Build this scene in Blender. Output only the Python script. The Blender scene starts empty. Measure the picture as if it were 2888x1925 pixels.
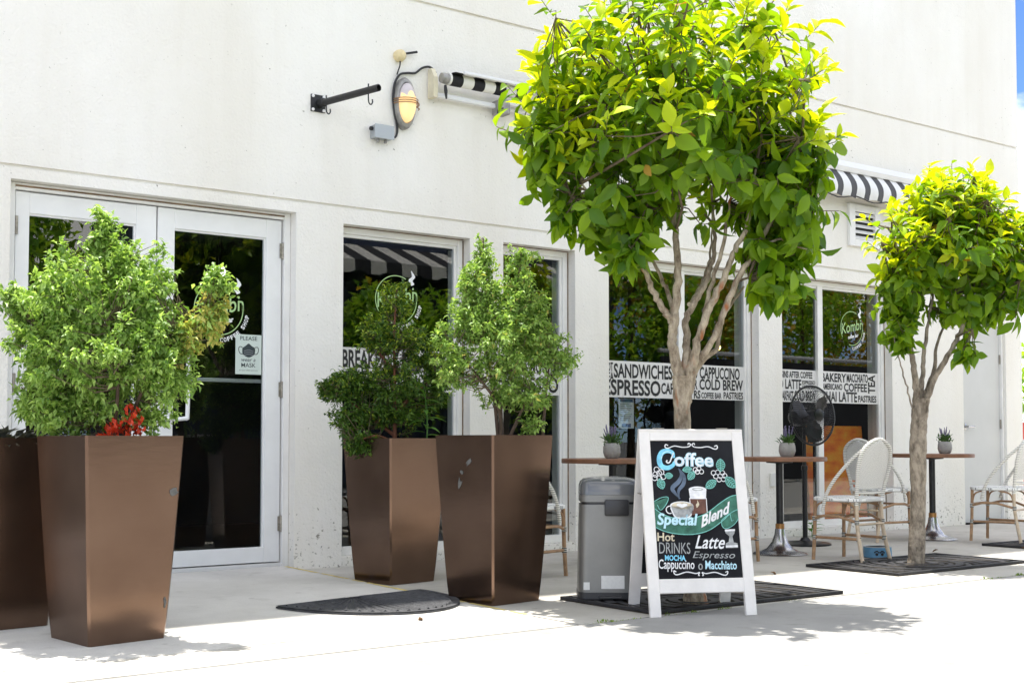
import bpy, bmesh, math, random
import numpy as np
from mathutils import Vector, Matrix, Euler

R = math.radians
sc = bpy.context.scene
COL = sc.collection
random.seed(7)
RNG = np.random.default_rng(7)

# ------------------------------------------------------------------ camera
CAM_H = 0.87
cam_d = bpy.data.cameras.new("camera")
cam = bpy.data.objects.new("camera", cam_d)
COL.objects.link(cam)
cam.location = (0, 0, CAM_H)
cam.rotation_euler = (R(92.5), 0, R(-36.65))
cam_d.sensor_width = 36.0
cam_d.lens = 44.34
cam_d.shift_y = 0.0432
cam_d.clip_start = 0.05
cam_d.clip_end = 2000
sc.camera = cam

# ------------------------------------------------------------------ world, sun, exposure
SUN_EL, SUN_AZ = 81.0, 8.0          # degrees; azimuth from +Y (behind the building) towards +X
world = bpy.data.worlds.new("World")
sc.world = world
world.use_nodes = True
wn, wl = world.node_tree.nodes, world.node_tree.links
wn.clear()
w_out = wn.new("ShaderNodeOutputWorld")
w_bg = wn.new("ShaderNodeBackground")
w_sky = wn.new("ShaderNodeTexSky")
w_sky.sky_type = 'NISHITA'
w_sky.sun_disc = False
w_sky.sun_elevation = R(SUN_EL)
w_sky.sun_rotation = R(SUN_AZ)
w_sky.dust_density = 0.0
w_sky.air_density = 0.5
w_sky.ozone_density = 10.0
w_tc = wn.new("ShaderNodeTexCoord")
w_map = wn.new("ShaderNodeMapping")
w_map.inputs['Scale'].default_value = (1.0, 1.0, 2.2)
w_map.inputs['Location'].default_value = (7.7, 3.1, 0.2)
w_noise = wn.new("ShaderNodeTexNoise")
w_noise.inputs['Scale'].default_value = 3.4
w_noise.inputs['Detail'].default_value = 8
w_noise.inputs['Roughness'].default_value = 0.58
w_ramp = wn.new("ShaderNodeValToRGB")
w_ramp.color_ramp.elements[0].position = 0.44
w_ramp.color_ramp.elements[1].position = 0.62
w_mix = wn.new("ShaderNodeMix")
w_mix.data_type = 'RGBA'
w_mix.inputs['B'].default_value = (11.5, 11.2, 10.7, 1)
wl.new(w_tc.outputs['Generated'], w_map.inputs['Vector'])
wl.new(w_map.outputs['Vector'], w_noise.inputs['Vector'])
wl.new(w_noise.outputs['Fac'], w_ramp.inputs['Fac'])
wl.new(w_ramp.outputs['Color'], w_mix.inputs['Factor'])
wl.new(w_sky.outputs['Color'], w_mix.inputs['A'])
wl.new(w_mix.outputs['Result'], w_bg.inputs['Color'])
wl.new(w_bg.outputs['Background'], w_out.inputs['Surface'])
w_bg.inputs['Strength'].default_value = 0.122

sun_d = bpy.data.lights.new("sun", 'SUN')
sun_d.energy = 3.7
sun_d.angle = R(0.55)
sun_d.color = (1.0, 0.955, 0.88)
sun = bpy.data.objects.new("sun", sun_d)
COL.objects.link(sun)
sv = Vector((math.sin(R(SUN_AZ)) * math.cos(R(SUN_EL)), math.cos(R(SUN_AZ)) * math.cos(R(SUN_EL)), math.sin(R(SUN_EL))))
sun.rotation_euler = sv.to_track_quat('Z', 'Y').to_euler()
sun.location = (0, 0, 30)

sc.view_settings.view_transform = 'Standard'
sc.view_settings.look = 'None'
sc.view_settings.gamma = 1.0
sc.view_settings.use_curve_mapping = False
sc.view_settings.exposure = 1.32
sc.render.engine = 'CYCLES'
sc.cycles.use_denoising = True
sc.cycles.max_bounces = 10
sc.cycles.transparent_max_bounces = 12
sc.cycles.diffuse_bounces = 5
sc.cycles.glossy_bounces = 5
sc.cycles.caustics_reflective = False
sc.cycles.caustics_refractive = False
sc.cycles.sample_clamp_indirect = 6.0

# ------------------------------------------------------------------ materials
MATS = {}


def nodes_of(m):
    m.use_nodes = True
    return m.node_tree.nodes, m.node_tree.links


def new_mat(name):
    m = bpy.data.materials.new(name)
    n, l = nodes_of(m)
    n.clear()
    out = n.new("ShaderNodeOutputMaterial")
    MATS[name] = m
    return m, n, l, out


def pbr(name, col, rough=0.5, metal=0.0, spec=0.5, var=0.0, vscale=6.0, bump=0.0, bscale=60.0, emit=None, estr=0.0, var2=None, detail=4.0, coat=0.0):
    m, n, l, out = new_mat(name)
    b = n.new("ShaderNodeBsdfPrincipled")
    b.inputs['Base Color'].default_value = (*col, 1)
    b.inputs['Roughness'].default_value = rough
    b.inputs['Metallic'].default_value = metal
    b.inputs['Specular IOR Level'].default_value = spec
    b.inputs['Coat Weight'].default_value = coat
    l.new(b.outputs['BSDF'], out.inputs['Surface'])
    if emit:
        b.inputs['Emission Color'].default_value = (*emit, 1)
        b.inputs['Emission Strength'].default_value = estr
    tc = n.new("ShaderNodeTexCoord")
    if var > 0 or var2:
        no = n.new("ShaderNodeTexNoise")
        no.inputs['Scale'].default_value = vscale
        no.inputs['Detail'].default_value = detail
        no.inputs['Roughness'].default_value = 0.62
        l.new(tc.outputs['Object'], no.inputs['Vector'])
        rp = n.new("ShaderNodeValToRGB")
        rp.color_ramp.elements[0].position = 0.32
        rp.color_ramp.elements[1].position = 0.68
        c2 = var2 if var2 else tuple(min(1, c * (1 + var)) for c in col)
        c1 = col if var2 else tuple(c * (1 - var) for c in col)
        rp.color_ramp.elements[0].color = (*c1, 1)
        rp.color_ramp.elements[1].color = (*c2, 1)
        l.new(no.outputs['Fac'], rp.inputs['Fac'])
        l.new(rp.outputs['Color'], b.inputs['Base Color'])
    if bump > 0:
        nb = n.new("ShaderNodeTexNoise")
        nb.inputs['Scale'].default_value = bscale
        nb.inputs['Detail'].default_value = 3
        l.new(tc.outputs['Object'], nb.inputs['Vector'])
        bp = n.new("ShaderNodeBump")
        bp.inputs['Strength'].default_value = bump
        bp.inputs['Distance'].default_value = 0.01
        l.new(nb.outputs['Fac'], bp.inputs['Height'])
        l.new(bp.outputs['Normal'], b.inputs['Normal'])
    return m


def stucco():
    m, n, l, out = new_mat("stucco")
    b = n.new("ShaderNodeBsdfPrincipled")
    b.inputs['Roughness'].default_value = 0.9
    b.inputs['Specular IOR Level'].default_value = 0.2
    geo = n.new("ShaderNodeNewGeometry")
    sep = n.new("ShaderNodeSeparateXYZ")
    l.new(geo.outputs['Position'], sep.inputs['Vector'])
    # broad warm discoloration
    n1 = n.new("ShaderNodeTexNoise"); n1.inputs['Scale'].default_value = 1.1; n1.inputs['Detail'].default_value = 6
    mp = n.new("ShaderNodeMapping"); mp.inputs['Scale'].default_value = (1, 1, 0.45)
    l.new(geo.outputs['Position'], mp.inputs['Vector']); l.new(mp.outputs['Vector'], n1.inputs['Vector'])
    r1 = n.new("ShaderNodeValToRGB")
    r1.color_ramp.elements[0].position = 0.35; r1.color_ramp.elements[0].color = (0.82, 0.79, 0.72, 1)
    r1.color_ramp.elements[1].position = 0.62; r1.color_ramp.elements[1].color = (0.88, 0.86, 0.81, 1)
    l.new(n1.outputs['Fac'], r1.inputs['Fac'])
    # dark dirt specks, thicker low on the wall (splash from the pavement)
    n2 = n.new("ShaderNodeTexNoise"); n2.inputs['Scale'].default_value = 42; n2.inputs['Detail'].default_value = 4
    l.new(geo.outputs['Position'], n2.inputs['Vector'])
    hgt = n.new("ShaderNodeMapRange")
    hgt.inputs['From Min'].default_value = 0.0; hgt.inputs['From Max'].default_value = 0.75
    hgt.inputs['To Min'].default_value = 0.11; hgt.inputs['To Max'].default_value = 0.0
    l.new(sep.outputs['Z'], hgt.inputs['Value'])
    add = n.new("ShaderNodeMath"); add.operation = 'ADD'
    l.new(n2.outputs['Fac'], add.inputs[0]); l.new(hgt.outputs['Result'], add.inputs[1])
    n2b = n.new("ShaderNodeTexNoise"); n2b.inputs['Scale'].default_value = 3.1
    l.new(geo.outputs['Position'], n2b.inputs['Vector'])
    mul0 = n.new("ShaderNodeMath"); mul0.operation = 'MULTIPLY_ADD'
    mul0.inputs[1].default_value = 0.16
    l.new(n2b.outputs['Fac'], mul0.inputs[0]); l.new(add.outputs['Value'], mul0.inputs[2])
    r2 = n.new("ShaderNodeValToRGB")
    r2.color_ramp.elements[0].position = 0.79; r2.color_ramp.elements[0].color = (0, 0, 0, 1)
    r2.color_ramp.elements[1].position = 0.88; r2.color_ramp.elements[1].color = (1, 1, 1, 1)
    l.new(mul0.outputs['Value'], r2.inputs['Fac'])
    mx = n.new("ShaderNodeMix"); mx.data_type = 'RGBA'
    mx.inputs['B'].default_value = (0.27, 0.25, 0.2, 1)
    l.new(r2.outputs['Color'], mx.inputs['Factor']); l.new(r1.outputs['Color'], mx.inputs['A'])
    n5 = n.new("ShaderNodeTexNoise"); n5.inputs['Scale'].default_value = 1.0; n5.inputs['Detail'].default_value = 5
    mp5 = n.new("ShaderNodeMapping"); mp5.inputs['Scale'].default_value = (7, 7, 0.5)
    l.new(geo.outputs['Position'], mp5.inputs['Vector']); l.new(mp5.outputs['Vector'], n5.inputs['Vector'])
    r5 = n.new("ShaderNodeValToRGB")
    r5.color_ramp.elements[0].position = 0.28; r5.color_ramp.elements[0].color = (0.90, 0.885, 0.85, 1)
    r5.color_ramp.elements[1].position = 0.5; r5.color_ramp.elements[1].color = (1, 1, 1, 1)
    l.new(n5.outputs['Fac'], r5.inputs['Fac'])
    m5 = n.new("ShaderNodeMix"); m5.data_type = 'RGBA'; m5.blend_type = 'MULTIPLY'; m5.inputs['Factor'].default_value = 0.28
    l.new(mx.outputs['Result'], m5.inputs['A']); l.new(r5.outputs['Color'], m5.inputs['B'])
    l.new(m5.outputs['Result'], b.inputs['Base Color'])
    # trowelled relief
    n3 = n.new("ShaderNodeTexNoise"); n3.inputs['Scale'].default_value = 55; n3.inputs['Detail'].default_value = 4; n3.inputs['Roughness'].default_value = 0.6
    l.new(geo.outputs['Position'], n3.inputs['Vector'])
    n4 = n.new("ShaderNodeTexNoise"); n4.inputs['Scale'].default_value = 9; n4.inputs['Detail'].default_value = 2
    l.new(geo.outputs['Position'], n4.inputs['Vector'])
    s2 = n.new("ShaderNodeMath"); s2.operation = 'ADD'
    l.new(n3.outputs['Fac'], s2.inputs[0]); l.new(n4.outputs['Fac'], s2.inputs[1])
    bp = n.new("ShaderNodeBump"); bp.inputs['Strength'].default_value = 0.45; bp.inputs['Distance'].default_value = 0.012
    l.new(s2.outputs['Value'], bp.inputs['Height'])
    l.new(bp.outputs['Normal'], b.inputs['Normal'])
    l.new(b.outputs['BSDF'], out.inputs['Surface'])


def concrete(name, c1, c2, stain):
    m, n, l, out = new_mat(name)
    b = n.new("ShaderNodeBsdfPrincipled")
    b.inputs['Roughness'].default_value = 0.85
    b.inputs['Specular IOR Level'].default_value = 0.25
    geo = n.new("ShaderNodeNewGeometry")
    n1 = n.new("ShaderNodeTexNoise"); n1.inputs['Scale'].default_value = 1.7; n1.inputs['Detail'].default_value = 9; n1.inputs['Roughness'].default_value = 0.65
    l.new(geo.outputs['Position'], n1.inputs['Vector'])
    r1 = n.new("ShaderNodeValToRGB")
    r1.color_ramp.elements[0].position = 0.3; r1.color_ramp.elements[0].color = (*c1, 1)
    r1.color_ramp.elements[1].position = 0.7; r1.color_ramp.elements[1].color = (*c2, 1)
    l.new(n1.outputs['Fac'], r1.inputs['Fac'])
    n2 = n.new("ShaderNodeTexNoise"); n2.inputs['Scale'].default_value = 6.5; n2.inputs['Detail'].default_value = 7
    l.new(geo.outputs['Position'], n2.inputs['Vector'])
    r2 = n.new("ShaderNodeValToRGB")
    r2.color_ramp.elements[0].position = 0.58; r2.color_ramp.elements[0].color = (0, 0, 0, 1)
    r2.color_ramp.elements[1].position = 0.8; r2.color_ramp.elements[1].color = (0.6, 0.6, 0.6, 1)
    l.new(n2.outputs['Fac'], r2.inputs['Fac'])
    mx = n.new("ShaderNodeMix"); mx.data_type = 'RGBA'
    mx.inputs['B'].default_value = (*stain, 1)
    l.new(r2.outputs['Color'], mx.inputs['Factor']); l.new(r1.outputs['Color'], mx.inputs['A'])
    n6 = n.new("ShaderNodeTexVoronoi"); n6.inputs['Scale'].default_value = 3.2
    l.new(geo.outputs['Position'], n6.inputs['Vector'])
    r6 = n.new("ShaderNodeValToRGB")
    r6.color_ramp.elements[0].position = 0.045; r6.color_ramp.elements[0].color = (0.55, 0.54, 0.52, 1)
    r6.color_ramp.elements[1].position = 0.065; r6.color_ramp.elements[1].color = (1, 1, 1, 1)
    l.new(n6.outputs['Distance'], r6.inputs['Fac'])
    m6 = n.new("ShaderNodeMix"); m6.data_type = 'RGBA'; m6.blend_type = 'MULTIPLY'; m6.inputs['Factor'].default_value = 0.45
    l.new(mx.outputs['Result'], m6.inputs['A']); l.new(r6.outputs['Color'], m6.inputs['B'])
    mx = m6
    # fine grit
    n3 = n.new("ShaderNodeTexNoise"); n3.inputs['Scale'].default_value = 160; n3.inputs['Detail'].default_value = 2
    l.new(geo.outputs['Position'], n3.inputs['Vector'])
    mr = n.new("ShaderNodeMapRange"); mr.inputs['To Min'].default_value = 0.82; mr.inputs['To Max'].default_value = 1.14
    l.new(n3.outputs['Fac'], mr.inputs['Value'])
    mm = n.new("ShaderNodeMix"); mm.data_type = 'RGBA'; mm.blend_type = 'MULTIPLY'; mm.inputs['Factor'].default_value = 1
    l.new(mx.outputs['Result'], mm.inputs['A']); l.new(mr.outputs['Result'], mm.inputs['B'])
    l.new(mm.outputs['Result'], b.inputs['Base Color'])
    bp = n.new("ShaderNodeBump"); bp.inputs['Strength'].default_value = 0.25; bp.inputs['Distance'].default_value = 0.004
    l.new(n3.outputs['Fac'], bp.inputs['Height']); l.new(bp.outputs['Normal'], b.inputs['Normal'])
    l.new(b.outputs['BSDF'], out.inputs['Surface'])


def glass_mat(name, tint, ior=1.55):
    m, n, l, out = new_mat(name)
    tr = n.new("ShaderNodeBsdfTransparent"); tr.inputs['Color'].default_value = (*tint, 1)
    gl = n.new("ShaderNodeBsdfGlossy"); gl.inputs['Roughness'].default_value = 0.0; gl.inputs['Color'].default_value = (0.95, 0.97, 0.97, 1)
    fr = n.new("ShaderNodeFresnel"); fr.inputs['IOR'].default_value = ior
    mx = n.new("ShaderNodeMixShader")
    ge = n.new("ShaderNodeNewGeometry")
    inv = n.new("ShaderNodeMath"); inv.operation = 'SUBTRACT'; inv.inputs[0].default_value = 1.0
    l.new(ge.outputs['Backfacing'], inv.inputs[1])
    mu = n.new("ShaderNodeMath"); mu.operation = 'MULTIPLY'
    l.new(fr.outputs['Fac'], mu.inputs[0]); l.new(inv.outputs['Value'], mu.inputs[1])
    l.new(mu.outputs['Value'], mx.inputs['Fac']); l.new(tr.outputs['BSDF'], mx.inputs[1]); l.new(gl.outputs['BSDF'], mx.inputs[2])
    l.new(mx.outputs['Shader'], out.inputs['Surface'])


def leaf_mat(name, ca, cb, per_object=False, trans=0.4, tcol=None, rough=0.42, spec=0.4):
    m, n, l, out = new_mat(name)
    if per_object:
        oi = n.new("ShaderNodeObjectInfo"); rnd = oi.outputs['Random']
    else:
        ge = n.new("ShaderNodeNewGeometry"); rnd = ge.outputs['Random Per Island']
    rp = n.new("ShaderNodeValToRGB")
    rp.color_ramp.elements[0].color = (*ca, 1)
    rp.color_ramp.elements[1].color = (*cb, 1)
    l.new(rnd, rp.inputs['Fac'])
    b = n.new("ShaderNodeBsdfPrincipled")
    b.inputs['Roughness'].default_value = rough
    b.inputs['Specular IOR Level'].default_value = spec
    l.new(rp.outputs['Color'], b.inputs['Base Color'])
    t = n.new("ShaderNodeBsdfTranslucent")
    tm = n.new("ShaderNodeMix"); tm.data_type = 'RGBA'; tm.blend_type = 'MULTIPLY'; tm.inputs['Factor'].default_value = 1
    tm.inputs['B'].default_value = (*(tcol or (1.6, 1.5, 0.6)), 1)
    l.new(rp.outputs['Color'], tm.inputs['A'])
    l.new(tm.outputs['Result'], t.inputs['Color'])
    mx = n.new("ShaderNodeMixShader"); mx.inputs['Fac'].default_value = trans
    l.new(b.outputs['BSDF'], mx.inputs[1]); l.new(t.outputs['BSDF'], mx.inputs[2])
    l.new(mx.outputs['Shader'], out.inputs['Surface'])


def stripes_mat(name, axis, period, c1, c2, duty=0.5, rough=0.8, trans=False):
    m, n, l, out = new_mat(name)
    tc = n.new("ShaderNodeTexCoord"); sp = n.new("ShaderNodeSeparateXYZ")
    l.new(tc.outputs['Object'], sp.inputs['Vector'])
    dv = n.new("ShaderNodeMath"); dv.operation = 'DIVIDE'; dv.inputs[1].default_value = period
    l.new(sp.outputs[axis], dv.inputs[0])
    fr = n.new("ShaderNodeMath"); fr.operation = 'FRACT'; l.new(dv.outputs['Value'], fr.inputs[0])
    gt = n.new("ShaderNodeMath"); gt.operation = 'GREATER_THAN'; gt.inputs[1].default_value = duty; l.new(fr.outputs['Value'], gt.inputs[0])
    mx = n.new("ShaderNodeMix"); mx.data_type = 'RGBA'
    mx.inputs['A'].default_value = (*c1, 1); mx.inputs['B'].default_value = (*c2, 1)
    l.new(gt.outputs['Value'], mx.inputs['Factor'])
    b = n.new("ShaderNodeBsdfPrincipled"); b.inputs['Roughness'].default_value = rough
    l.new(mx.outputs['Result'], b.inputs['Base Color'])
    l.new(b.outputs['BSDF'], out.inputs['Surface'])


def weave_mat(name, scale, light, dark, chevron=False):
    """woven plastic cane: pale strands with rows of dark dashes"""
    m, n, l, out = new_mat(name)
    tc = n.new("ShaderNodeTexCoord"); sp = n.new("ShaderNodeSeparateXYZ")
    l.new(tc.outputs['Object'], sp.inputs['Vector'])
    u, v = (sp.outputs['Y'], sp.outputs['Z']) if chevron else (sp.outputs['X'], sp.outputs['Y'])
    if chevron:
        ab = n.new("ShaderNodeMath"); ab.operation = 'ABSOLUTE'; l.new(u, ab.inputs[0])
        s = n.new("ShaderNodeMath"); s.operation = 'MULTIPLY_ADD'; s.inputs[1].default_value = 0.8
        l.new(ab.outputs['Value'], s.inputs[0]); l.new(v, s.inputs[2])
        vv = s.outputs['Value']
    else:
        vv = v
    def frac(x, k):
        a = n.new("ShaderNodeMath"); a.operation = 'MULTIPLY'; a.inputs[1].default_value = k; l.new(x, a.inputs[0])
        f = n.new("ShaderNodeMath"); f.operation = 'FRACT'; l.new(a.outputs['Value'], f.inputs[0]); return f.outputs['Value']
    f1 = frac(vv, scale)
    g1 = n.new("ShaderNodeMath"); g1.operation = 'GREATER_THAN'; g1.inputs[1].default_value = 0.72; l.new(f1, g1.inputs[0])
    if chevron:
        fac = g1.outputs['Value']
    else:
        f2 = frac(u, scale)
        g2 = n.new("ShaderNodeMath"); g2.operation = 'GREATER_THAN'; g2.inputs[1].default_value = 0.5; l.new(f2, g2.inputs[0])
        mu = n.new("ShaderNodeMath"); mu.operation = 'MULTIPLY'; l.new(g1.outputs['Value'], mu.inputs[0]); l.new(g2.outputs['Value'], mu.inputs[1])
        fac = mu.outputs['Value']
    mx = n.new("ShaderNodeMix"); mx.data_type = 'RGBA'
    mx.inputs['A'].default_value = (*light, 1); mx.inputs['B'].default_value = (*dark, 1)
    l.new(fac, mx.inputs['Factor'])
    b = n.new("ShaderNodeBsdfPrincipled"); b.inputs['Roughness'].default_value = 0.5
    l.new(mx.outputs['Result'], b.inputs['Base Color'])
    bp = n.new("ShaderNodeBump"); bp.inputs['Strength'].default_value = 0.4; bp.inputs['Distance'].default_value = 0.004
    l.new(f1, bp.inputs['Height']); l.new(bp.outputs['Normal'], b.inputs['Normal'])
    l.new(b.outputs['BSDF'], out.inputs['Surface'])


def bronze_mat():
    m, n, l, out = new_mat("bronze")
    b = n.new("ShaderNodeBsdfPrincipled")
    b.inputs['Metallic'].default_value = 0.92
    b.inputs['Anisotropic'].default_value = 0.55
    tc = n.new("ShaderNodeTexCoord")
    mp = n.new("ShaderNodeMapping"); mp.inputs['Scale'].default_value = (4, 4, 22)
    l.new(tc.outputs['Object'], mp.inputs['Vector'])
    n1 = n.new("ShaderNodeTexNoise"); n1.inputs['Scale'].default_value = 2.2; n1.inputs['Detail'].default_value = 6
    l.new(mp.outputs['Vector'], n1.inputs['Vector'])
    n2 = n.new("ShaderNodeTexNoise"); n2.inputs['Scale'].default_value = 4.0; n2.inputs['Detail'].default_value = 5
    l.new(tc.outputs['Object'], n2.inputs['Vector'])
    ad = n.new("ShaderNodeMath"); ad.operation = 'MULTIPLY_ADD'; ad.inputs[1].default_value = 0.16
    l.new(n1.outputs['Fac'], ad.inputs[0]); l.new(n2.outputs['Fac'], ad.inputs[2])
    rp = n.new("ShaderNodeValToRGB")
    rp.color_ramp.elements[0].position = 0.38; rp.color_ramp.elements[0].color = (0.150, 0.094, 0.067, 1)
    rp.color_ramp.elements[1].position = 0.82; rp.color_ramp.elements[1].color = (0.190, 0.124, 0.090, 1)
    l.new(ad.outputs['Value'], rp.inputs['Fac'])
    l.new(rp.outputs['Color'], b.inputs['Base Color'])
    mr = n.new("ShaderNodeMapRange"); mr.inputs['To Min'].default_value = 0.17; mr.inputs['To Max'].default_value = 0.28
    l.new(n2.outputs['Fac'], mr.inputs['Value']); l.new(mr.outputs['Result'], b.inputs['Roughness'])
    bp = n.new("ShaderNodeBump"); bp.inputs['Strength'].default_value = 0.06; bp.inputs['Distance'].default_value = 0.003
    l.new(n1.outputs['Fac'], bp.inputs['Height']); l.new(bp.outputs['Normal'], b.inputs['Normal'])
    l.new(b.outputs['BSDF'], out.inputs['Surface'])


def painting_mat():
    m, n, l, out = new_mat("painting")
    tc = n.new("ShaderNodeTexCoord")
    no = n.new("ShaderNodeTexNoise"); no.inputs['Scale'].default_value = 5.0; no.inputs['Detail'].default_value = 7
    mp = n.new("ShaderNodeMapping"); mp.inputs['Scale'].default_value = (1, 1, 2.2)
    l.new(tc.outputs['Object'], mp.inputs['Vector']); l.new(mp.outputs['Vector'], no.inputs['Vector'])
    rp = n.new("ShaderNodeValToRGB")
    e = rp.color_ramp.elements
    e[0].position = 0.26; e[0].color = (0.12, 0.08, 0.06, 1)
    e[1].position = 0.7; e[1].color = (0.95, 0.45, 0.03, 1)
    x = e.new(0.34); x.color = (0.85, 0.13, 0.008, 1)
    x = e.new(0.5); x.color = (1.0, 0.25, 0.008, 1)
    l.new(no.outputs['Fac'], rp.inputs['Fac'])
    b = n.new("ShaderNodeBsdfPrincipled"); b.inputs['Roughness'].default_value = 0.6
    l.new(rp.outputs['Color'], b.inputs['Base Color'])
    l.new(b.outputs['BSDF'], out.inputs['Surface'])


def bark_mat(name, ca, cb, cc):
    m, n, l, out = new_mat(name)
    tc = n.new("ShaderNodeTexCoord")
    mp = n.new("ShaderNodeMapping"); mp.inputs['Scale'].default_value = (1, 1, 0.5)
    l.new(tc.outputs['Object'], mp.inputs['Vector'])
    n1 = n.new("ShaderNodeTexNoise"); n1.inputs['Scale'].default_value = 17; n1.inputs['Detail'].default_value = 9; n1.inputs['Roughness'].default_value = 0.7
    l.new(mp.outputs['Vector'], n1.inputs['Vector'])
    rp = n.new("ShaderNodeValToRGB")
    rp.color_ramp.elements[0].position = 0.35; rp.color_ramp.elements[0].color = (*ca, 1)
    rp.color_ramp.elements[1].position = 0.6; rp.color_ramp.elements[1].color = (*cb, 1)
    l.new(n1.outputs['Fac'], rp.inputs['Fac'])
    n2 = n.new("ShaderNodeTexNoise"); n2.inputs['Scale'].default_value = 9; n2.inputs['Detail'].default_value = 3
    l.new(mp.outputs['Vector'], n2.inputs['Vector'])
    r2 = n.new("ShaderNodeValToRGB")
    r2.color_ramp.elements[0].position = 0.6; r2.color_ramp.elements[0].color = (0, 0, 0, 1)
    r2.color_ramp.elements[1].position = 0.68; r2.color_ramp.elements[1].color = (1, 1, 1, 1)
    l.new(n2.outputs['Fac'], r2.inputs['Fac'])
    mx = n.new("ShaderNodeMix"); mx.data_type = 'RGBA'; mx.inputs['B'].default_value = (*cc, 1)
    l.new(r2.outputs['Color'], mx.inputs['Factor']); l.new(rp.outputs['Color'], mx.inputs['A'])
    b = n.new("ShaderNodeBsdfPrincipled"); b.inputs['Roughness'].default_value = 0.8
    l.new(mx.outputs['Result'], b.inputs['Base Color'])
    bp = n.new("ShaderNodeBump"); bp.inputs['Strength'].default_value = 0.9; bp.inputs['Distance'].default_value = 0.012
    n3 = n.new("ShaderNodeTexNoise"); n3.inputs['Scale'].default_value = 70; n3.inputs['Detail'].default_value = 6
    l.new(mp.outputs['Vector'], n3.inputs['Vector'])
    mm = n.new("ShaderNodeMath"); mm.operation = 'ADD'
    l.new(n1.outputs['Fac'], mm.inputs[0]); l.new(n3.outputs['Fac'], mm.inputs[1])
    l.new(mm.outputs['Value'], bp.inputs['Height']); l.new(bp.outputs['Normal'], b.inputs['Normal'])
    l.new(b.outputs['BSDF'], out.inputs['Surface'])


stucco()
concrete("concrete_walk", (0.43, 0.405, 0.355), (0.57, 0.545, 0.495), (0.27, 0.25, 0.205))
concrete("concrete_ramp", (0.55, 0.53, 0.49), (0.69, 0.67, 0.63), (0.40, 0.38, 0.335))
concrete("concrete_road", (0.285, 0.278, 0.263), (0.365, 0.357, 0.340), (0.20, 0.192, 0.176))
concrete("earth", (0.07, 0.06, 0.05), (0.12, 0.11, 0.09), (0.05, 0.045, 0.04))
concrete("asphalt_pale", (0.10, 0.10, 0.10), (0.16, 0.16, 0.155), (0.08, 0.08, 0.08))
glass_mat("glass", (0.82, 0.85, 0.85), 1.72)
glass_mat("glass_lamp", (0.95, 0.9, 0.8), 1.4)
bronze_mat()
painting_mat()
bark_mat("bark_pale", (0.13, 0.09, 0.055), (0.50, 0.42, 0.31), (0.36, 0.13, 0.045))
bark_mat("bark_grey", (0.10, 0.078, 0.055), (0.43, 0.36, 0.28), (0.09, 0.065, 0.045))
bark_mat("bark_twig", (0.10, 0.075, 0.045), (0.17, 0.13, 0.08), (0.08, 0.05, 0.03))
bark_mat("bark_dark", (0.07, 0.045, 0.03), (0.14, 0.09, 0.06), (0.05, 0.03, 0.02))
bark_mat("bark_red", (0.16, 0.055, 0.03), (0.25, 0.10, 0.05), (0.09, 0.04, 0.03))
pbr("white_paint", (0.85, 0.85, 0.84), 0.35, var=0.05, vscale=3)
pbr("trim_white", (0.84, 0.83, 0.80), 0.45, var=0.06, vscale=4)
pbr("caulk", (0.20, 0.13, 0.08), 0.9, var=0.5, vscale=14)
pbr("gasket", (0.015, 0.015, 0.016), 0.6)
pbr("hinge_metal", (0.34, 0.31, 0.26), 0.45, 0.6, var=0.3, vscale=40)
pbr("grey_door", (0.60, 0.60, 0.58), 0.5, var=0.04, vscale=2)
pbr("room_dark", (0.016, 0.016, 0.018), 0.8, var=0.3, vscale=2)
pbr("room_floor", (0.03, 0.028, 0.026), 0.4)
pbr("decal_white", (0.72, 0.71, 0.69), 0.6)
pbr("decal_black", (0.012, 0.012, 0.013), 0.5)
pbr("decal_green", (0.40, 0.60, 0.26), 0.6)
pbr("logo_white", (0.85, 0.86, 0.86), 0.6)
pbr("poster_paper", (0.60, 0.68, 0.63), 0.55)
pbr("poster_ink", (0.03, 0.045, 0.05), 0.6)
pbr("notice_paper", (0.66, 0.67, 0.69), 0.6)
pbr("notice_blue", (0.08, 0.14, 0.30), 0.6)
pbr("notice_grey", (0.30, 0.31, 0.34), 0.6)
pbr("black_metal", (0.018, 0.018, 0.019), 0.42, 0.2, var=0.3, vscale=30)
pbr("black_rubber", (0.02, 0.02, 0.021), 0.55)
pbr("lamp_metal", (0.33, 0.32, 0.30), 0.5, 0.5, var=0.25, vscale=18)
pbr("lamp_brass", (0.36, 0.20, 0.10), 0.45, 0.7)
pbr("lamp_lens_top", (0.62, 0.56, 0.57), 0.25)
pbr("lamp_lens", (0.80, 0.58, 0.30), 0.25, emit=(1.0, 0.62, 0.26), estr=0.32)
pbr("box_grey", (0.40, 0.43, 0.45), 0.4, 0.3)
pbr("cream_plastic", (0.72, 0.60, 0.34), 0.55, var=0.12, vscale=12)
pbr("bracket_cream", (0.72, 0.66, 0.48), 0.6, var=0.1, vscale=9)
pbr("awning_white", (0.80, 0.80, 0.80), 0.4)
pbr("soil", (0.04, 0.03, 0.02), 0.95, bump=0.8, bscale=40)
pbr("scuff", (0.11, 0.11, 0.105), 0.8, var=0.4, vscale=30)
pbr("mat_rubber", (0.05, 0.051, 0.056), 0.75, var=0.35, vscale=30, bump=0.6, bscale=120)
pbr("iron", (0.030, 0.030, 0.033), 0.6, 0.3, var=0.35, vscale=14, bump=0.3, bscale=60)
pbr("steel_bin", (0.215, 0.213, 0.20), 0.42, 0.5, var=0.08, vscale=5)
pbr("grey_lid", (0.115, 0.12, 0.125), 0.22, coat=0.5)
pbr("dark_plastic", (0.03, 0.03, 0.032), 0.4)
pbr("paper_label", (0.72, 0.72, 0.69), 0.7, var=0.05, vscale=60)
pbr("sign_wood", (0.76, 0.73, 0.70), 0.55, var=0.07, vscale=7, bump=0.15, bscale=40)
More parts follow.
